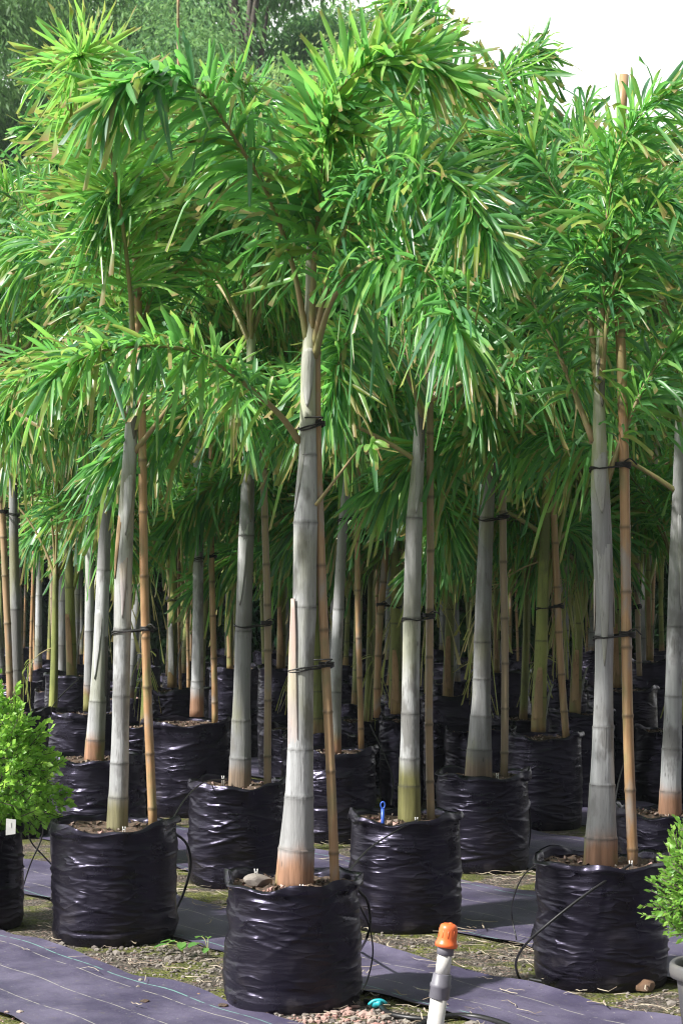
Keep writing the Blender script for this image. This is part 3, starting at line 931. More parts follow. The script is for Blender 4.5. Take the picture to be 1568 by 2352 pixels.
def row_palm(Y, trunk, rings, label, kinds, seed, mat='trunk', size=1.0, **kw):
    e = hero_palm(Y, trunk, rings, label, [], mat, seed=seed, **kw)
    px, py, _ = trunk[-1]
    base = e.location
    top = at(px, py, Y) - base
    crown(e, top, np.random.default_rng(seed), kinds, size)
    return e
BIG = ['arch', 'low', 'up', 'arch', 'up', 'arch', 'arch', 'up', 'low', 'arch', 'low']
MID = ['arch', 'up', 'low', 'up', 'arch', 'arch', 'up', 'low', 'arch', 'up']
row_palm(YD, [(940, 1880, 56), (940, 1800, 50), (941, 1700, 44), (943, 1550, 40), (946, 1400, 40), (951, 1200, 37), (960, 1060, 28), (966, 900, 22), (972, 760, 18)], [1805, 1742, 1640, 1420, 1190],
         'palm with sunlit white trunk and green foot in the bag with the blue peg', BIG, 11, 'trunk_green', crown=1000,
         sheaths=[(1180, 1020, -80, 1.6, 'sheath_pale', 0), (1060, 930, -60, 2.2, 'sheath_dark', 0)],
         stk=([(992, 1875), (987, 1650), (985, 1400), (985, 1100), (990, 700)], 19, .05), tie_ys=(1425,),
         bag=(930, 1886, 2150, 252), baglabel='black grow bag with a blue peg in its soil',
         stakelabel='rusty bamboo cane strapped to the white trunk above the blue peg')
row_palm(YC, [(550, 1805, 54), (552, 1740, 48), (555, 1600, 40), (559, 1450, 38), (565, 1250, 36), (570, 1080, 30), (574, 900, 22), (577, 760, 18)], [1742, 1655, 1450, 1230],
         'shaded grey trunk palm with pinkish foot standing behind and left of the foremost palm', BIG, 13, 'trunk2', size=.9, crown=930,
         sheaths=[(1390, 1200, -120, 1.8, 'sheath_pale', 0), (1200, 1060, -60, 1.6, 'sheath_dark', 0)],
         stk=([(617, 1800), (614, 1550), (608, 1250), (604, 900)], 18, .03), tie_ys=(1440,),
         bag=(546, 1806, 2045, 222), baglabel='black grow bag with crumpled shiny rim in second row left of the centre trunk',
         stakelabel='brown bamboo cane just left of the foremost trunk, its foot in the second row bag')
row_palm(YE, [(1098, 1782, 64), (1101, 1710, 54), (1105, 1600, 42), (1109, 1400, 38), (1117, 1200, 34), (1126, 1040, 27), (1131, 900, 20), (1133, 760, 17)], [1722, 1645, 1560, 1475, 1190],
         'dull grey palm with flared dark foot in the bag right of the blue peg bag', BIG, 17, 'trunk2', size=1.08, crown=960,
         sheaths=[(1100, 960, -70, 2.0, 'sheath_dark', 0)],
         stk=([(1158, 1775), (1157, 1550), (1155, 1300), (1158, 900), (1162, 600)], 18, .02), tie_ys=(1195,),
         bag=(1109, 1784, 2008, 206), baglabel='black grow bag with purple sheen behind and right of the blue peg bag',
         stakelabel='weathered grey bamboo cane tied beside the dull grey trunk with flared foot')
row_palm(8.85, [(1538, 1870, 56), (1540, 1800, 48), (1546, 1600, 38), (1553, 1300, 34), (1560, 1080, 28), (1562, 850, 20)], [1818, 1720, 1600, 1440],
         'palm with white trunk and orange foot cut by the right edge of the picture', BIG, 19, crown=1000,
         sheaths=[(1400, 1180, -60, 1.5, 'sheath_pale', 0)],
         bag=(1530, 1872, 2100, 232), baglabel='black grow bag partly hidden behind the right front bag and the trimmed bush')
row_palm(10.25, [(215, 1738, 46), (222, 1650, 40), (230, 1500, 34), (238, 1300, 30), (245, 1130, 26), (252, 980, 20), (256, 860, 16)], [1700, 1612, 1310],
         'leaning palm with peeling bark and bright rust foot left of the white left trunk', MID, 23, size=.92, crown=1050,
         sheaths=[(1560, 1400, -110, 1.3, 'sheath_pale', .0), (1600, 1450, -20, 1.3, 'sheath_dark', 0)],
         bag=(226, 1745, 1990, 212), baglabel='dull black grow bag behind the left front bag beside the bright bush')
row_palm(12.5, [(452, 1628, 34), (453, 1560, 28), (455, 1400, 25), (455, 1200, 23), (455, 1040, 20), (456, 850, 14)], [1580, 1565, 1290],
         'straight slim pale palm with dark ringed foot in the big wide bag behind', MID, 29, size=1.12, crown=1060,
         sheaths=[(1300, 1120, -50, 1.6, 'sheath_dark', 0)],
         stk=([(492, 1655), (489, 1500), (487, 1250), (486, 950)], 15, 0), tie_ys=(1285,),
         bag=(431, 1662, 1870, 206), baglabel='big wide black grow bag behind the left orange cane',
         stakelabel='slim two tone bamboo cane beside the straight slim pale palm')
row_palm(11.2, [(768, 1722, 32), (770, 1600, 28), (776, 1420, 26), (788, 1200, 22), (800, 1060, 17), (808, 850, 13)], [1590, 1400],
         'slender leaning palm just right of the foremost trunk', MID, 31, size=1.1, crown=1050,
         stk=([(827, 1705), (824, 1450), (821, 1150), (818, 800)], 14, .02), tie_ys=(1195,),
         bag=(772, 1728, 1925, 178), baglabel='black grow bag seen between the foremost centre trunk and the blue peg bag',
         stakelabel='thin banded cane midway between foremost trunk and the white trunk above the blue peg')
# green stemmed palms further back
def green_palm(Y, px, py, topx, topy, wd, label, seed, bagw=175, bagtop=None, baglabel='', stk=None, stakelabel='', twin=True, tie=None, mat='greenstem', dry=None, size=1.0):
    tr = [(px, py, wd * 1.15), (px + (topx - px) * .3, py + (topy - py) * .3, wd), (px + (topx - px) * .7, py + (topy - py) * .7, wd * .8), (topx, topy, wd * .55)]
    e = hero_palm(Y, tr, [py - 60, py - 190], label, [], mat, seed=seed, stk=stk, tie_ys=(tie,) if tie else (),
                  bag=(px + 12, bagtop or py + 30, 0, bagw), baglabel=baglabel, stakelabel=stakelabel,
                  sheaths=[(py - 8, py - 130, -100, 1.4, dry or 'sheath_dry', .05), (py - 4, py - 90, 10, 1.2, 'sheath_pale', .04)])
    rng = np.random.default_rng(seed)
    b = e.location
    top = at(topx, topy, Y) - b
    if twin:
        mid = at(px + (topx - px) * .4, py + (topy - py) * .35, Y) - b
        P = np.array([list(mid), list(mid + Vector((.05 * rng.choice([-1, 1]), .02, .35))), list(top + Vector((rng.choice([-.16, .16]), .1, -.05)))])
        V, Fc = tube(smooth_path(P, 14), np.linspace(.022, .012, 14), 8)
        obj('leaf_stalk', mesh('leaf_stalk', V, Fc, [M['petiole_green']]), e)
    crown(e, top, rng, ['young', 'up', 'young', 'arch', 'young', 'arch', 'low', 'up', 'low'] + (['dead'] if seed % 3 else []), size)
    return e
green_palm(11.8, 1236, 1662, 1256, 1080, 30, 'twin stemmed green palm beside an orange cane right of the dull grey trunk', 41, 172, 1694,
           'black grow bag with litter strewn rim below the twin green stems', ([(1299, 1688), (1290, 1550), (1280, 1350), (1268, 1150), (1262, 900)], 17, 0),
           'leaning orange bamboo cane right of the twin green stems', tie=1400, size=1.15)
green_palm(12.9, 910, 1622, 906, 1100, 24, 'stout green palm stem just left of the white trunk above the blue peg', 43, 100, 1652,
           'black grow bag half hidden behind the white trunk above the blue peg', ([(866, 1635), (872, 1450), (888, 1200), (890, 1000)], 17, 0),
           'greyish leaning cane left of the stout green stem', tie=1395, size=1.15)
green_palm(13.4, 1028, 1590, 1042, 1120, 22, 'green palm with forked stalks between the white trunk and the dull grey trunk', 47, 150, 1600, 'black grow bag glimpsed between the blue peg palm and the dull grey trunk', size=1.15)
green_palm(13.0, 1320, 1622, 1340, 1120, 24, 'green palm with split orange brown foot left of the right front trunk', 53, 150, 1640, 'black grow bag glimpsed left of the right front trunk', size=1.15)
green_palm(13.6, 1416, 1562, 1408, 1080, 20, 'pale green palm with split sheaths directly behind the right front trunk', 59, 160, 1585, 'black grow bag glimpsed between the right front trunk and its cane',
           ([(1470, 1540), (1462, 1350), (1454, 1100)], 13, 0), 'dark cane just right of the thick tan cane', tie=1400, size=1.2)
green_palm(14.0, 395, 1562, 402, 1060, 20, 'green palm with bright yellow green split foot behind the left orange cane', 61, 140, 1585, 'black grow bag with shiny white rim right of the left white trunk',
           ([(386, 1540), (390, 1300), (392, 1050)], 11, .1), 'thin pinkish cane behind the left orange cane', tie=1380, dry='sheath_pale', size=1.2)
green_palm(13.8, 165, 1540, 152, 1080, 22, 'green palm with ragged hanging leaf in the bag above the bright bush', 67, 150, 1552, 'black grow bag with glossy turned rim above and right of the bright bush', size=1.2)
green_palm(15.5, 1140, 1530, 1138, 1060, 14, 'thin yellowish palm with a dry folded sheath between the dull grey trunk and its cane', 71, 130, 1545, 'black grow bag far behind the weathered grey cane', size=1.25)
green_palm(15.2, 1492, 1500, 1478, 1080, 15, 'thin green palm with curved stem right of the thick tan cane', 73, 130, 1520, 'black grow bag far behind right of the thick tan cane', size=1.3)
green_palm(16.5, 528, 1522, 525, 1080, 13, 'thin yellow green palm between the slim pale palm and the shaded grey trunk', 79, 120, 1535, 'black grow bag far behind between slim pale palm and shaded grey trunk', size=1.3)
green_palm(15.0, 645, 1520, 652, 1080, 19, 'dark green double stem just left of the foremost trunk', 83, 130, 1535, 'black grow bag far behind just left of the foremost trunk', size=1.25)
row_palm(12.4, [(203, 1615, 24), (205, 1500, 22), (206, 1250, 20), (208, 1050, 18), (209, 860, 13)], [1575, 1450, 1200], 'upright pale palm squeezed behind the leaning palm with rust foot', MID, 89, size=.98, crown=1080,
         bag=(195, 1640, 0, 170), baglabel='black grow bag behind the leaning palm with rust foot')
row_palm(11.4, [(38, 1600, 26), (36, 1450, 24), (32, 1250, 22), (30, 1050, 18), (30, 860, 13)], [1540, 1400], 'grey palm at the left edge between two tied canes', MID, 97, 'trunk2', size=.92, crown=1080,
         stk=([(22, 1600), (12, 1350), (4, 1050), (0, 800)], 16, -.15), tie_ys=(1185,),
         bag=(20, 1640, 0, 180), baglabel='black grow bag at the left edge behind the bright bush', stakelabel='banded bamboo cane at the left edge of the picture')
for i_, (px_, Y_, lab) in enumerate([(118, 13.0, 'short leafy palm left of the leaning palm with rust foot'), (330, 13.6, 'short leafy palm behind the left orange cane and trunk'), (690, 13.4, 'short leafy palm hidden behind the foremost trunk'),
                                     (842, 14.2, 'short leafy palm with dry ribbons left of the stout green stem'), (1200, 14.4, 'short leafy palm between weathered grey cane and twin green stems'), (1540, 13.2, 'short bright leafy palm behind the white trunk at the right edge'), (1100, 13.2, 'short leafy palm behind the dull grey trunk')]):
    e = empty('palm', Vector((at(px_, 0, Y_).x, Y_, .42)), lab, 'palm')
    P = smooth_path([(0, 0, -.04), (.02, 0, .5), (.03, 0, 1.25)], 10)
    V, Fc = tube(P, np.linspace(.034, .018, 10), 10)
    obj('trunk', mesh('trunk', V, Fc, [M['greenstem']]), e)
    crown(e, (.03, 0, 1.2), np.random.default_rng(800 + i_), ['young', 'arch', 'young', 'up', 'arch', 'dead'], .85)
    grow_bag(Vector((at(px_, 0, Y_).x, Y_, 0)), lab.replace('short leafy palm', 'black grow bag of the short palm').replace('short bright leafy palm', 'black grow bag of the short palm'), seed=i_)
# tall loose cane in the leaves at upper left
b = at(414, 1700, 14.2); b.z = .40
stake(b, [np.array((0, 0, -.03)), np.array((-.01, 0, 2.0)), np.array((-.01, 0, 5.6))], .012, [], 'tall pale cane sticking up above the leaves at upper left')

# ------------------------------------------------------------------ the back rows: one of each kind, then copies
def shared_trunk(i, mat, h, r, lean):
    rng = np.random.default_rng(300 + i)
    prof = [(0, 0, -.03, r * 1.45), (lean * .1, 0, .12, r * 1.2), (lean * .35, 0, h * .4, r), (lean * .8, 0, h * .8, r * .75), (lean, 0, h, r * .5)]
    return trunk_mesh('trunk', prof, [.14, .32, .55, .9, 1.3], M[mat], 12, h * .82, i), prof
BT = [(*shared_trunk(i, m, h, r, l), h, l) for i, (m, h, r, l) in enumerate([('trunk2', 2.5, .040, .08), ('trunk', 2.6, .036, -.06), ('greenstem', 2.3, .032, .10), ('greenstem', 2.4, .028, -.08), ('trunk2', 2.7, .038, .02)])]
STALKS = []
for i in range(3):
    P = smooth_path([(.02, 0, 0), (.05 + .02 * i, .01, .45), (.13 + .04 * i, .02, 1.0), (.30 + .06 * i, .03, 1.55)], 14)
    V, Fc = tube(P, np.linspace(.021, .009, 14), 7)
    STALKS.append(mesh('leaf_stalk', V, Fc, [M['petiole_green']]))
BS = []
for i in range(3):
    s0 = stake_mesh('cane', [np.array((0, 0, -.04)), np.array((.02, 0, 1.5)), np.array((.0, 0, 3.0))], .017, 500 + i)
    t0 = tie_mesh('tie', (-.12, 0), .04, (.02, 0), .017, 1.3, 500 + i)
    BS.append((s0, t0))
taken = [(o.location.x, o.location.y) for o in C.objects if o.type == 'EMPTY' and o.name.startswith('grow_bag')]
V1, V2 = np.array((.77, -1.25)), np.array((.47, 1.72))
A0 = np.array((-.169, 6.63))
rngb = np.random.default_rng(77)
spots = []
for i in range(-40, 41):
    for j in range(-2, 40):
        p = A0 + V1 * i + V2 * j + rngb.normal(0, .1, 2)
        if not (11.2 < p[1] < 30): continue
        if not (-.178 * p[1] - .25 < p[0] < .178 * p[1] + .4): continue
        if p[0] > .075 * p[1] and 14.5 < p[1] < 23 and (i * 7 + j * 3) % 5 < 3: continue
        if min(math.hypot(p[0] - a, p[1] - b) for a, b in taken) < .75: continue
        spots.append(p)
        taken.append(tuple(p))
for i in range(-40, 41):
    for j in range(0, 40):
        p = A0 + V1 * (i + .5) + V2 * (j + .45) + rngb.normal(0, .1, 2)
        if not (12.2 < p[1] < 23) or abs(p[0]) > .178 * p[1] or rngb.uniform() > .6: continue
        if min(math.hypot(p[0] - a, p[1] - b) for a, b in taken) < .55: continue
        spots.append(p)
        taken.append(tuple(p))
spots.sort(key=lambda p: p[1])
for n, p in enumerate(spots):
    third = 'left' if p[0] < -.06 * p[1] else ('right' if p[0] > .06 * p[1] else 'middle')
    far = 'far' if p[1] > 18 else 'near'
    where = {'near': f'in the shaded rows behind the {third} front palm', 'far': f'in the dim farthest rows on the {third} side'}[far] if third != 'middle' else {'near': 'in the shaded rows behind the foremost centre palm', 'far': 'in the dim farthest rows in the middle'}[far]
    loc = Vector((p[0], p[1], 0))
    rz = rngb.uniform(0, 6.28)
    grow_bag(loc, f'small dark grow bag {where}', f'grow bags {where}', seed=n, rz=rz)
    k = int(rngb.choice([0, 1, 2, 3, 4], p=[.2, .14, .22, .22, .22]))
    me, prof, h, l = BT[k]
    green = k in (2, 3)
    e = empty('palm', loc + Vector((0, 0, .46)), (f'slender green stemmed palm {where}' if green else f'thin grey trunked palm {where}'), 'palm',
              (f'green palms {where}' if green else f'grey palms {where}'), rz)
    e.rotation_euler = (rngb.normal(0, .035), rngb.normal(0, .035), rz)
    sz = (1.0 if p[1] < 15 else 1.08) * rngb.uniform(.92, 1.1)
    obj('trunk', me, e)
    if green:
        for a_ in range(4):
            obj('leaf_stalk', STALKS[(n + a_) % 3], e, (l * .35, 0, h * .36 + .12 * a_), (0, 0, a_ * 1.9 + n))
    kinds = (['young', 'up', 'young', 'arch', 'young', 'arch', 'low'] + (['dead'] if n % 3 == 0 else []) if green else ['up', 'arch', 'arch', 'up', 'low', 'arch', 'low', 'up']) + (['arch'] if p[1] < 18 else [])
    crown(e, (l, 0, h), rngb, kinds, sz * 1.12)
    if rngb.uniform() < .55:
        s0, t0 = BS[n % 3]
        q = empty('bamboo_stake', loc + Vector((.12 * math.cos(rz) , .12 * math.sin(rz), .46)), f'bamboo cane {where}', 'stake', f'canes {where}', rz)
        obj('cane', s0, q); obj('tie', t0, q)

# ------------------------------------------------------------------ leafy shrubs and trees
def leaf_cloud(cent, dirs, size, asp, rng, sag=.2, tint=None):
    """one small folded leaf at each point"""
    N = len(cent)
    D = unit(dirs)
    q = unit(np.cross(D, rng.normal(0, 1, (N, 3))))
    nn = np.cross(D, q)
    L = size * rng.uniform(.65, 1.3, N)
    W = L * asp
    g = np.array([0, 0, -1.0])
    b = cent
    mid = cent + D * (L * .5)[:, None] + g * (L * sag * .25)[:, None] - nn * (W * .12)[:, None]
    tip = cent + D * L[:, None] + g * (L * sag)[:, None]
    l = cent + D * (L * .5)[:, None] + q * (W * .5)[:, None] + g * (L * sag * .25)[:, None]
    r = cent + D * (L * .5)[:, None] - q * (W * .5)[:, None] + g * (L * sag * .25)[:, None]
    V = np.stack([b, l, mid, r, tip], 1).reshape(-1, 3)
    k = (np.arange(N) * 5)[:, None, None]
    Fc = (k + np.array([[0, 2, 1, 1], [0, 3, 2, 2], [1, 2, 4, 4], [2, 3, 4, 4]])[None])[..., :3].reshape(-1, 3)
    t = np.clip(rng.normal(.45, .22, N), 0, 1) if tint is None else tint
    return V, Fc.tolist(), np.repeat(t, 5)

def boxwood(center, R, mat, label, seed, n_tw=900, leaf=.024, stem_to=0.0):
    rng = np.random.default_rng(seed)
    base = Vector((center.x, center.y, stem_to))
    e = empty('clipped_bush', base, label, 'bush')
    c = np.array([0, 0, center.z - stem_to])
    cents, dirs, tint = [], [], []
    tw = Acc()
    d0 = unit(rng.normal(0, 1, (n_tw, 3)))
    for d in d0:
        lump = 1 + .13 * math.sin(5 * d[0] + 3 * d[2] + seed) + .12 * math.sin(9 * d[1] + 7 * d[2] + 4 * d[0])
        rr = R * lump * rng.uniform(.72, 1.03) * (1.16 if rng.uniform() < .06 else 1)
        tipp = c + d * rr
        ax = unit(d + np.array([0, 0, .35]) + rng.normal(0, .3, 3))
        ln = rng.uniform(.05, .11)
        tt = np.clip(rng.normal(.45, .16), 0, 1)
        nl = int(rng.integers(10, 16))
        V, Fc = tube(np.array([tipp - ax * ln, tipp - ax * ln * .5, tipp]), [.0022, .0018, .001], 4)
        tw.add(V, Fc)
        for i in range(nl):
            s = i / (nl - 1)
            p = tipp - ax * ln * (1 - s)
            rd = unit(np.cross(ax, rng.normal(0, 1, 3)))
            cents.append(p); dirs.append(rd * (1.1 - .7 * s) + ax * (.4 + .6 * s)); tint.append(np.clip(tt + .35 * (s - .5) + rng.normal(0, .08), 0, 1))
    V, Fc, t = leaf_cloud(np.array(cents), np.array(dirs), leaf, .60, rng, .1, np.array(tint))
    obj('foliage', mesh('foliage', V, Fc, [mat], {'tint': t}), e)
    P = smooth_path([(0, 0, -.05), (.01, 0, c[2] * .3), c + [0, 0, .05]], 8)
    V, Fc = tube(P, [.016] * 6 + [.012, .008], 8); tw.add(V, Fc)
    for _ in range(12):
        d = unit(rng.normal(0, 1, 3) + [0, 0, .3])
        V, Fc = tube(smooth_path([c - [0, 0, R * .6], c + d * R * .4, c + d * R * .85], 8), np.linspace(.009, .003, 8), 6); tw.add(V, Fc)
    obj('stem', tw.mesh('stem', [M['bark']]), e)
    return e
lb = at(-52, 1765, 8.4)
boxwood(lb, .365, M['bush_l'], 'bright green rounded bush at the left edge', 5, 860, .033, .40)
g0 = at(-62, 0, 8.4); g0.z = 0
grow_bag(g0, 'black grow bag under the bright bush at the left edge', None, .215, .44, 611)
A = Acc()
V, Fc = tube(np.array([(0, 0, 0), (0, 0, .02)]), [.001, .001], 4); A.add(V, Fc)
tp = at(24, 1900, 8.02)
A.add([(-.02, 0, -.035), (.02, .004, -.03), (.022, .004, .03), (-.018, 0, .035), (-.02, .002, -.035), (.02, .006, -.03), (.022, .006, .03), (-.018, .002, .035)],
      [(0, 1, 2, 3), (7, 6, 5, 4), (0, 4, 5, 1), (1, 5, 6, 2), (2, 6, 7, 3), (3, 7, 4, 0)])
o = obj('plant_tag', A.mesh('plant_tag', [M['white_pl']], False), None, tp)
tag(o, 'small white plant tag hanging under the bright bush at the left edge', 'tag')

rb = at(1638, 2030, 6.2)
pot_top = at(0, 2212, 6.2).z
boxwood(rb, .205, M['bush_r'], 'light green clipped bush at the right edge above the grey pot', 8, 560, .021, pot_top - .02)
pc = at(1646, 0, 6.2); pc.z = 0
pe = empty('plant_pot', pc, 'grey plastic pot with rolled rim at the lower right corner', 'pot')
h = pot_top
V, Fc = lathe([(.098, .0), (.104, .0), (.128, h - .06), (.132, h - .045)], 40)
obj('pot_wall', mesh('pot_wall', V, Fc, [M['pot_grey']]), pe)
V, Fc = lathe([(.133, h - .05), (.150, h - .046), (.153, h - .03), (.152, h - .008), (.146, h), (.136, h - .002), (.130, h - .03)], 40)
obj('rim', mesh('rim', V, Fc[:-2], [M['pot_grey']]), pe)
V, Fc = lathe([(.129, h - .04), (.08, h - .03), (.01, h - .026)], 24)
obj('soil', mesh('soil', V, Fc, [M['mix']]), pe)

def forest_mesh(name, h, cr, seed, mat, nclump=170, per=95, leaf=.24, droopy=True, low=.12, cl=1.0):
    rng = np.random.default_rng(seed)
    tr = Acc()
    P = smooth_path([(0, 0, -.1), (.15 * rng.normal(), .1, h * .3), (.4 * rng.normal(), .2, h * .6), (.5 * rng.normal(), 0, h * .93)], 16)
    V, Fc = tube(P, np.interp(np.linspace(0, 1, 16), [0, .1, 1], [h * .026, h * .02, h * .004]), 10); tr.add(V, Fc)
    cents, dirs, tint = [], [], []
    for i in range(nclump):
        z = h * (low + (1 - low) * rng.beta(1.5, 1.2))
        f = (z / h - low) / (1 - low)
        env = cr * (math.sin(math.pi * min(max(f * .86 + .12, 0), 1)) ** .7)
        a = rng.uniform(0, 6.28); q = env * math.sqrt(rng.uniform(.15, 1.0)) * rng.uniform(.75, 1.12)
        c = np.array([q * math.cos(a), q * math.sin(a), z])
        if i % 4 == 0:
            s = min(max((z - .12 * h) / h, .12), .9)
            b = P[int(s * 15)]
            V, Fc = tube(smooth_path([b, (b + c) / 2 + [0, 0, .25], c], 7), np.linspace(h * .006, h * .0012, 7), 5); tr.add(V, Fc)
        cs = rng.uniform(.45, .85) * cr * .36 * cl
        n = int(per * rng.uniform(.6, 1.4))
        off = unit(rng.normal(0, 1, (n, 3))) * (rng.uniform(.25, 1.0, (n, 1)) ** .5) * (1 + .25 * rng.normal(0, 1, (n, 1))) * cs * np.array([1., 1., .72])
        pt = c + off
        dd = unit(off + rng.normal(0, .5, (n, 3)) * cs) + (np.array([0, 0, -.9]) if droopy else np.array([0, 0, .3]))
        cents.append(pt); dirs.append(dd)
        tint.append(np.clip(rng.normal(.42 + rng.normal(0, .2), .14, n), 0, 1))
    V, Fc, t = leaf_cloud(np.vstack(cents), np.vstack(dirs), leaf, .36, rng, .25, np.concatenate(tint))
    return mesh('crown', V, Fc, [mat], {'tint': t}), tr.mesh('trunk', [M['bark']])
TREES = {'dark': [forest_mesh('d', 19, 4.4, 21, M['forest_a'], 62, 900, .19, cl=1.0), forest_mesh('d', 17, 5.0, 22, M['forest_a'], 66, 900, .19, cl=1.0)],
         'pale': [forest_mesh('p', 11.6, 2.5, 23, M['forest_b'], 46, 620, .13, cl=1.05), forest_mesh('p', 9, 3.2, 24, M['forest_b'], 46, 620, .13, cl=1.0)],
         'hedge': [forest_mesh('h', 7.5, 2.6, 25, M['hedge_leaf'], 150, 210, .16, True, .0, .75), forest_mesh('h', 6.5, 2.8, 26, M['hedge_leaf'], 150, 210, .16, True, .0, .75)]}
def tree(kind, v, x, y, s, rz, label, group=None):
    e = empty('tree', (x, y, 0), label, 'tree', group, rz)
    c, t = TREES[kind][v]
    for nm, me in (('crown', c), ('trunk', t)):
        o = obj(nm, me, e); o.scale = (s, s, s)
DL = 'tall dark green tree in the misty wood behind the palms'
for x, y, s, v in [(-10.5, 48, 1.0, 0), (-8.2, 55, 1.1, 1), (-6.3, 47, 1.0, 1), (-4.6, 56, 1.05, 0), (-2.6, 52, 1.1, 0), (-.9, 58, 1.1, 1), (-8.6, 44, .95, 1), (-3.9, 45, .9, 1)]:
    tree('dark', v, x, y, s, x * 7, DL, 'dark trees of the wood')
tree('dark', 0, .25, 60, 1.02, 2.0, 'dark tree at the right end of the wood where the white sky begins')
tree('pale', 0, -.75, 36, .98, .4, 'pale sunlit tree with tan tips rising over the leaves left of the centre plume')
tree('pale', 1, -2.9, 38, 1.0, 1.4, 'low pale green tree behind the leaves at upper left')
tree('pale', 0, .55, 41, 1.12, 2.2, 'pale green feathery tree behind the topmost centre plume')
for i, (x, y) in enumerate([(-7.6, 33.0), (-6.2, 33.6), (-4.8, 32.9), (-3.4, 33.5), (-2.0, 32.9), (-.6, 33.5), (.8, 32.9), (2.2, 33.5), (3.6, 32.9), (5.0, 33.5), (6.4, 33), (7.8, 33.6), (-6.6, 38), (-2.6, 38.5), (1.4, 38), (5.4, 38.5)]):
    tree('hedge', i % 2, x, y, 1.0 + .12 * math.sin(i * 2.3), x * 3, 'low shade dark tree added to close the view behind the farthest palm rows', 'low trees added behind the palm rows')  # added to block the sky at the far end and keep the depth dark
for x, y, sc in [(3.2, 41, 1.0), (6.2, 42, 1.0), (8.4, 41, .95)]:
    tree('pale', 1, x, y, sc, x * 3, 'pale leafy tree far behind the palms on the right', 'pale trees behind the palms on the right')

# ------------------------------------------------------------------ small things
at_px = at
def at(px, py, Y):
    return at_px(px, py, Y + .24 if 6.35 < Y < 10.4 else Y)
def tube_thing(name, pts, r, label, group=None, cat='hose', n=30, sides=6, mat='tube'):
    P = np.array([list(p) for p in pts])
    c = P[0].copy()
    V, Fc = tube(smooth_path(P - c, n), r, sides)
    return tag(obj(name, mesh(name, V, Fc, [M[mat]]), None, Vector(c)), label, cat, group)
def gp(px, py, z=.012):
    Y = F * (H - z) / (py - YH)
    p = at_px(px, py, Y); p.z = z
    return p
tube_thing('drip_tube', [at(520, 1790, 9.3), at(470, 1797, 9.1), at(430, 1830, 8.7), at(398, 1880, 8.25), at(386, 1908, 8.1)], .0038, 'thin drip tube arching from second row bag to the left front bag')
tube_thing('drip_tube', [at(398, 1912, 7.95), at(428, 1938, 8.0), at(438, 1985, 8.05), at(424, 2045, 8.05), gp(402, 2095)], .006, 'black drip tube looping down the right side of the left front bag')
tube_thing('drip_tube', [at(1448, 1986, 6.80), at(1345, 2055, 6.72), at(1262, 2120, 6.70), at(1205, 2172, 6.75), at(1184, 2215, 6.85), at(1196, 2255, 6.95), gp(1216, 2268)], .005, 'black drip tube slanting across the face of the right front bag')
tube_thing('drip_tube', [gp(1216, 2250), gp(1262, 2258), gp(1330, 2266)], .007, 'short black tube lying on the mat by the right front bag')
tube_thing('drip_tube', [at(958, 1884, 7.95), at(905, 1912, 7.85), at(850, 1948, 7.5), at(812, 1988, 7.1), at(800, 2006, 6.95)], .0038, 'thin drip tube slanting across the blue peg bag towards the foremost bag')
tube_thing('drip_tube', [at(812, 2038, 6.72), at(842, 2068, 6.75), at(850, 2120, 6.8), at(842, 2155, 6.8), gp(826, 2185)], .0055, 'thick black tube bowed beside the right side of the foremost bag')
tube_thing('drip_tube', [at(824, 2078, 6.7), at(848, 2130, 6.74), at(856, 2190, 6.8), at(844, 2250, 6.8), gp(828, 2284)], .003, 'hair thin tube bowed beside the right side of the foremost bag')
tube_thing('drip_tube', [at(1252, 1975, 7.15), at(1205, 2008, 7.3), at(1180, 2060, 7.6), at(1175, 2105, 7.8), gp(1186, 2160)], .003, 'pale thin tube bowed left of the right front bag')
tube_thing('drip_tube', [at(1206, 1800, 9.9), at(1214, 1850, 9.95), at(1218, 1905, 10.0), at(1213, 1950, 10.0), gp(1206, 1985)], .004, 'thin drip tube down the right side of the purple sheen bag')
tube_thing('drip_tube', [at(88, 1838, 8.9), at(100, 1875, 8.95), at(96, 1925, 9.0), at(70, 1985, 9.1), gp(52, 2040)], .004, 'thin black tube curving down beside the bright bush')
tube_thing('drip_tube', [at(55, 1890, 9.2), at(72, 1935, 9.2), at(98, 1965, 9.3), at(122, 1990, 9.4)], .004, 'short black tube crossing behind the bright bush')
tube_thing('drip_tube', [at(180, 1560, 13.4), at(130, 1610, 13.0), at(98, 1665, 12.6), at(75, 1720, 12.3)], .0045, 'thin tube slanting down above the bright bush')
tube_thing('drip_tube', [at(850, 1665, 12.6), at(880, 1730, 12.3), at(902, 1790, 12.0), at(898, 1850, 11.8)], .0045, 'thin tube hanging behind the bag with the blue peg')
tube_thing('drip_tube', [at(1446, 1720, 11.5), at(1424, 1780, 11.2), at(1412, 1850, 11), at(1418, 1900, 10.8)], .0045, 'thin tube hanging left of the thick tan cane')
tube_thing('water_pipe', [gp(838, 2300), gp(868, 2308), gp(890, 2328), gp(935, 2338), gp(985, 2342)], .010, 'black water pipe with turquoise clip on the ground right of the foremost bag', cat='pipe')
tube_thing('water_pipe', [gp(950, 2362, .016), gp(1005, 2340, .016), gp(1070, 2334, .016), gp(1140, 2348, .016), gp(1230, 2385, .016)], .011, 'black water pipe bending behind the white standpipe at the bottom', cat='pipe')

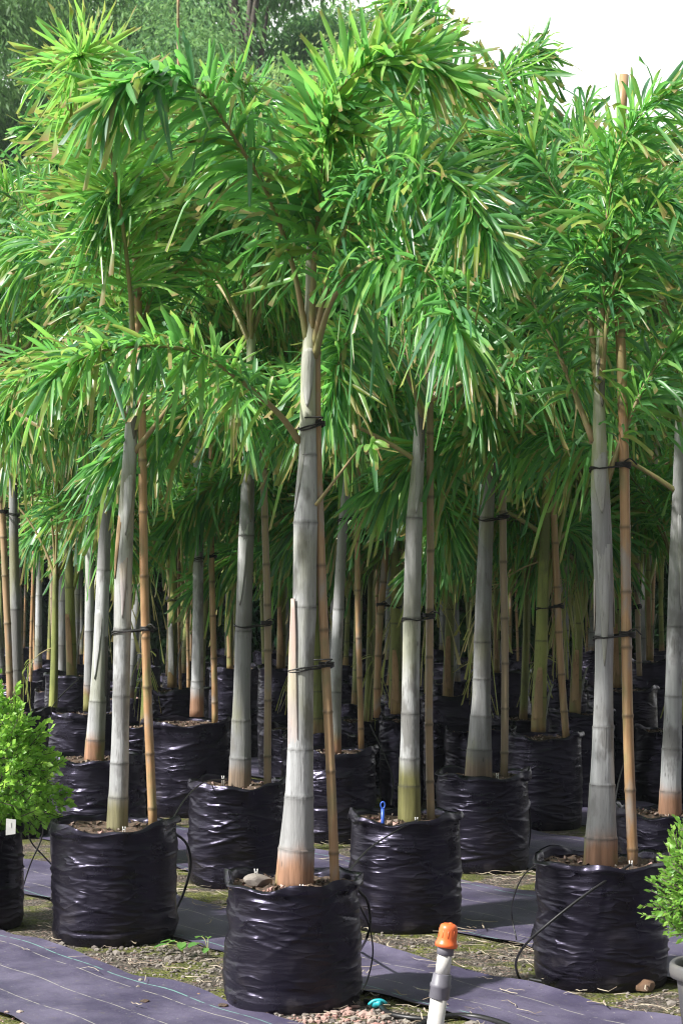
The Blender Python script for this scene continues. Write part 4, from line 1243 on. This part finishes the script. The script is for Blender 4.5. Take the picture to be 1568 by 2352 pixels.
def clip(px, py, label):
    p = gp(px, py, .022)
    e = empty('hose_clip', p, label, 'clip')
    A = Acc()
    V, Fc = lathe([(.004, -.018), (.014, -.018), (.015, -.004), (.012, .0), (.012, .012), (.008, .018), (.003, .018)], 14)
    o = obj('clip_body', mesh('clip_body', V, Fc, [M['turq']]), e, None, (math.radians(80), .3, .9))
    V, Fc = tube(smooth_path([(-.03, 0, -.004), (-.012, -.004, .010), (.014, -.004, .012), (.032, .002, 0)], 10), .006, 8)
    obj('clip_arm', mesh('clip_arm', V, Fc, [M['turq']]), e)
clip(866, 2306, 'turquoise hose clip on the ground right of the foremost bag')
clip(1336, 2262, 'turquoise hose clip on the mat at the foot of the right front bag')

# standpipe with the orange cap
Yp = 5.72
s = Yp / F
pb = at(993, 2400, Yp); top = at(1031, 2125, Yp)
e = empty('standpipe', Vector((pb.x, pb.y, 0)), 'white standpipe with grey couplings and orange cap at the bottom', 'pipe')
axis = (top - pb).normalized()
q = axis.to_track_quat('Z', 'Y').to_euler()
def onaxis(py): 
    t = (py - 2400) / (2125 - 2400)
    return pb + (top - pb) * t - Vector((pb.x, pb.y, 0))
def part(nm, y0, y1, prof, mat, sides=32):
    a, b = onaxis(y0), onaxis(y1)
    L = (b - a).length
    V, Fc = lathe([(r * s, t * L) for r, t in prof], sides)
    return obj(nm, mesh(nm, V, Fc, [M[mat]]), e, a, q)
zb = onaxis(2400)
V, Fc = lathe([(19.5 * s, -zb.z - .02), (19.5 * s, (onaxis(2290) - zb).length + .01)], 32)
obj('pipe', mesh('pipe', V, Fc, [M['pvc_white']]), e, zb, q)
part('coupling', 2294, 2236, [(19, 0), (22.5, .0), (23.2, .03), (23.2, .42), (24.5, .45), (24.5, .56), (22.5, .60), (21, .97), (17.5, 1)], 'pvc_grey')
part('pipe', 2240, 2188, [(17, 0), (17, 1)], 'pvc_white')
part('coupling', 2194, 2172, [(17.5, 0), (19.5, .04), (19.8, .95), (15, 1)], 'pvc_grey')
cp = part('cap', 2176, 2122, [(20, 0), (26, .02), (26, .17), (23.5, .22), (21.5, .40), (21, .78), (19, .92), (13, .985), (4, 1.0)], 'orange', 40)
for j in range(10):
    a = j * math.pi / 5
    V, Fc = tube(np.array([(20.6 * s * math.cos(a), 20.6 * s * math.sin(a), .42 * 54 * s), (20.4 * s * math.cos(a), 20.4 * s * math.sin(a), .76 * 54 * s)]), 1.6 * s, 6)
    obj('grip_rib', mesh('grip_rib', V, Fc, [M['orange']]), cp)
a = 0
V, Fc = lathe([(5 * s, 0), (5 * s, 3 * s), (3 * s, 4 * s)], 12)
obj('knob', mesh('knob', V, Fc, [M['orange']]), cp, (4 * s, -4 * s, 52 * s))

# stone, round clod, blue peg, drippers, weed
def rock(px, py, r, label, seed, mat='stone', sq=.8, name='stone'):
    rng = np.random.default_rng(seed)
    p = gp(px, py, .0)
    import bmesh
    bm = bmesh.new()
    bmesh.ops.create_icosphere(bm, subdivisions=3, radius=1)
    pl = [(unit(rng.normal(0, 1, 3)), rng.uniform(.62, .95)) for _ in range(16)]
    for v in bm.verts:
        c = np.array(v.co)
        for n_, dd in pl:
            k = float(np.dot(c, n_))
            if k > dd: c = c - n_ * (k - dd)
        v.co = Vector((c[0] * r * 1.1, c[1] * r, (c[2] * sq + sq * .72) * r))
    me = bpy.data.meshes.new(name); bm.to_mesh(me); bm.free()
    me.materials.append(M[mat])
    return tag(obj(name, me, None, p), label, 'stone')
rock(1475, 2278, .042, 'rust brown stone lying at the foot of the right front bag', 3, sq=.85)
rock(456, 2292, .013, 'small round orange brown stone at the mat edge left of the foremost bag', 4, sq=.9)
rock(332, 2305, .017, 'dark clod lying on the mat at lower left', 6, 'mix', .5, 'clod')
rock(918, 2266, .014, 'dark clod lying on the mat between foremost bag and standpipe', 7, 'mix', .5, 'clod')
rock(512, 2315, .018, 'dark clod touching the lower left side of the foremost bag', 8, 'mix', .5, 'clod')

bp = at(879, 1890, 7.98)
pe = empty('plant_peg', bp, 'bright blue peg stuck in the soil of the bag right of centre', 'peg')
V, Fc = tube(np.array([(0, 0, -.05), (0, 0, .06)]), [.008, .008], 8); obj('shaft', mesh('shaft', V, Fc, [M['blue']]), pe)
t = np.linspace(0, 2 * np.pi, 14)
V, Fc = tube(np.stack([.009 * np.cos(t), 0 * t, .075 + .014 * np.sin(t)], 1), .004, 6, False); obj('loop', mesh('loop', V, Fc, [M['blue']]), pe)
def dripper(px, py, Y, label):
    A = Acc()
    for dx in (-.004, .004):
        V, Fc = tube(np.array([(dx, 0, -.04), (dx * 1.2, 0, .004), (dx * 1.3, 0, .012)]), [.0018, .0018, .0023], 6); A.add(V, Fc)
    V, Fc = tube(np.array([(-.006, 0, .0), (.006, 0, .0)]), .0018, 6); A.add(V, Fc)
    tag(obj('drip_stake', A.mesh('drip_stake', [M['white_pl']]), None, at(px, py, Y)), label, 'drip stake')
dripper(588, 2004, 6.60, 'white forked drip stake on the earth clump in the foremost bag')
dripper(692, 2040, 6.43, 'white drip stake at the rim below the foremost trunk')
dripper(512, 1788, 9.3, 'white drip stake beside the pinkish foot of the shaded trunk')
dripper(285, 1906, 7.66, 'white drip stake at the rim of the left front bag')
dripper(956, 1884, 7.98, 'white drip stake at the rim of the blue peg bag')
dripper(1142, 1782, 9.7, 'white drip stake at the rim of the purple sheen bag')
dripper(1448, 1985, 6.8, 'white drip stake beside the foot of the thick tan cane')
# clump of earth in the foremost bag
A = Acc(); rng = np.random.default_rng(2)
o = rock(588, 2335, .05, 'knobbly clump of earth and moss in the foremost bag left of its trunk', 12, 'pebble', .55, 'earth_clump')
o.location = at(592, 2036, 6.60); o['category'] = 'clump'

def weed(px, py, label, seed):
    rng = np.random.default_rng(seed)
    p = gp(px, py, .004)
    e = empty('weed', p, label, 'weed')
    for k in range(5):
        a = rng.uniform(0, 6.28); q = rng.uniform(.03, .07); hz = rng.uniform(.03, .07)
        tip = np.array([q * math.cos(a), q * math.sin(a), hz])
        V, Fc = tube(smooth_path([(0, 0, 0), tip * [.4, .4, .8], tip], 6), .0015, 5)
        st = obj('stem', mesh('stem', V, Fc, [M['petiole_green']]), e)
        L = rng.uniform(.035, .05); W = L * .8
        d = np.array([math.cos(a), math.sin(a), -.1]); d2 = np.array([-math.sin(a), math.cos(a), 0])
        out = []
        for i in range(6):
            t = i / 5; wv = W * .5 * math.sin(math.pi * (t * .86 + .1)) ** .8
            c = tip + d * L * t + np.array([0, 0, -.010 * t * t])
            out += [c - d2 * wv + [0, 0, .004], c, c + d2 * wv + [0, 0, .004]]
        Fl = [(i * 3 + j, i * 3 + j + 1, i * 3 + j + 4, i * 3 + j + 3) for i in range(5) for j in range(2)]
        obj('leaf', mesh('leaf', out, Fl, [M['weed']], {'tint': [float(rng.uniform(.3, .9))] * 18}), st)
weed(420, 2190, 'broad leaved weed nearest the left front bag', 1)
weed(478, 2194, 'broad leaved weed nearest the foremost bag', 2)

# ------------------------------------------------------------------ the air
x, y0, y1, z0, z1 = 97, -97, 97, -1, 25
V = [(-x, y0, z0), (x, y0, z0), (x, y1, z0), (-x, y1, z0), (-x, y0, z1), (x, y0, z1), (x, y1, z1), (-x, y1, z1)]
hz = bpy.data.materials.new('haze'); hz.use_nodes = True
hz.node_tree.nodes.remove(hz.node_tree.nodes['Principled BSDF'])
pv = hz.node_tree.nodes.new('ShaderNodeVolumePrincipled')
pv.inputs['Color'].default_value = (.86, .93, 1.0, 1)
pv.inputs['Density'].default_value = .0006
pv.inputs['Anisotropy'].default_value = .25
hz.node_tree.links.new(pv.outputs[0], hz.node_tree.nodes['Material Output'].inputs['Volume'])
tag(obj('haze', mesh('haze', V, [(0, 3, 2, 1), (4, 5, 6, 7), (0, 1, 5, 4), (1, 2, 6, 5), (2, 3, 7, 6), (3, 0, 4, 7)], [hz], smooth=False)), kind='stuff')
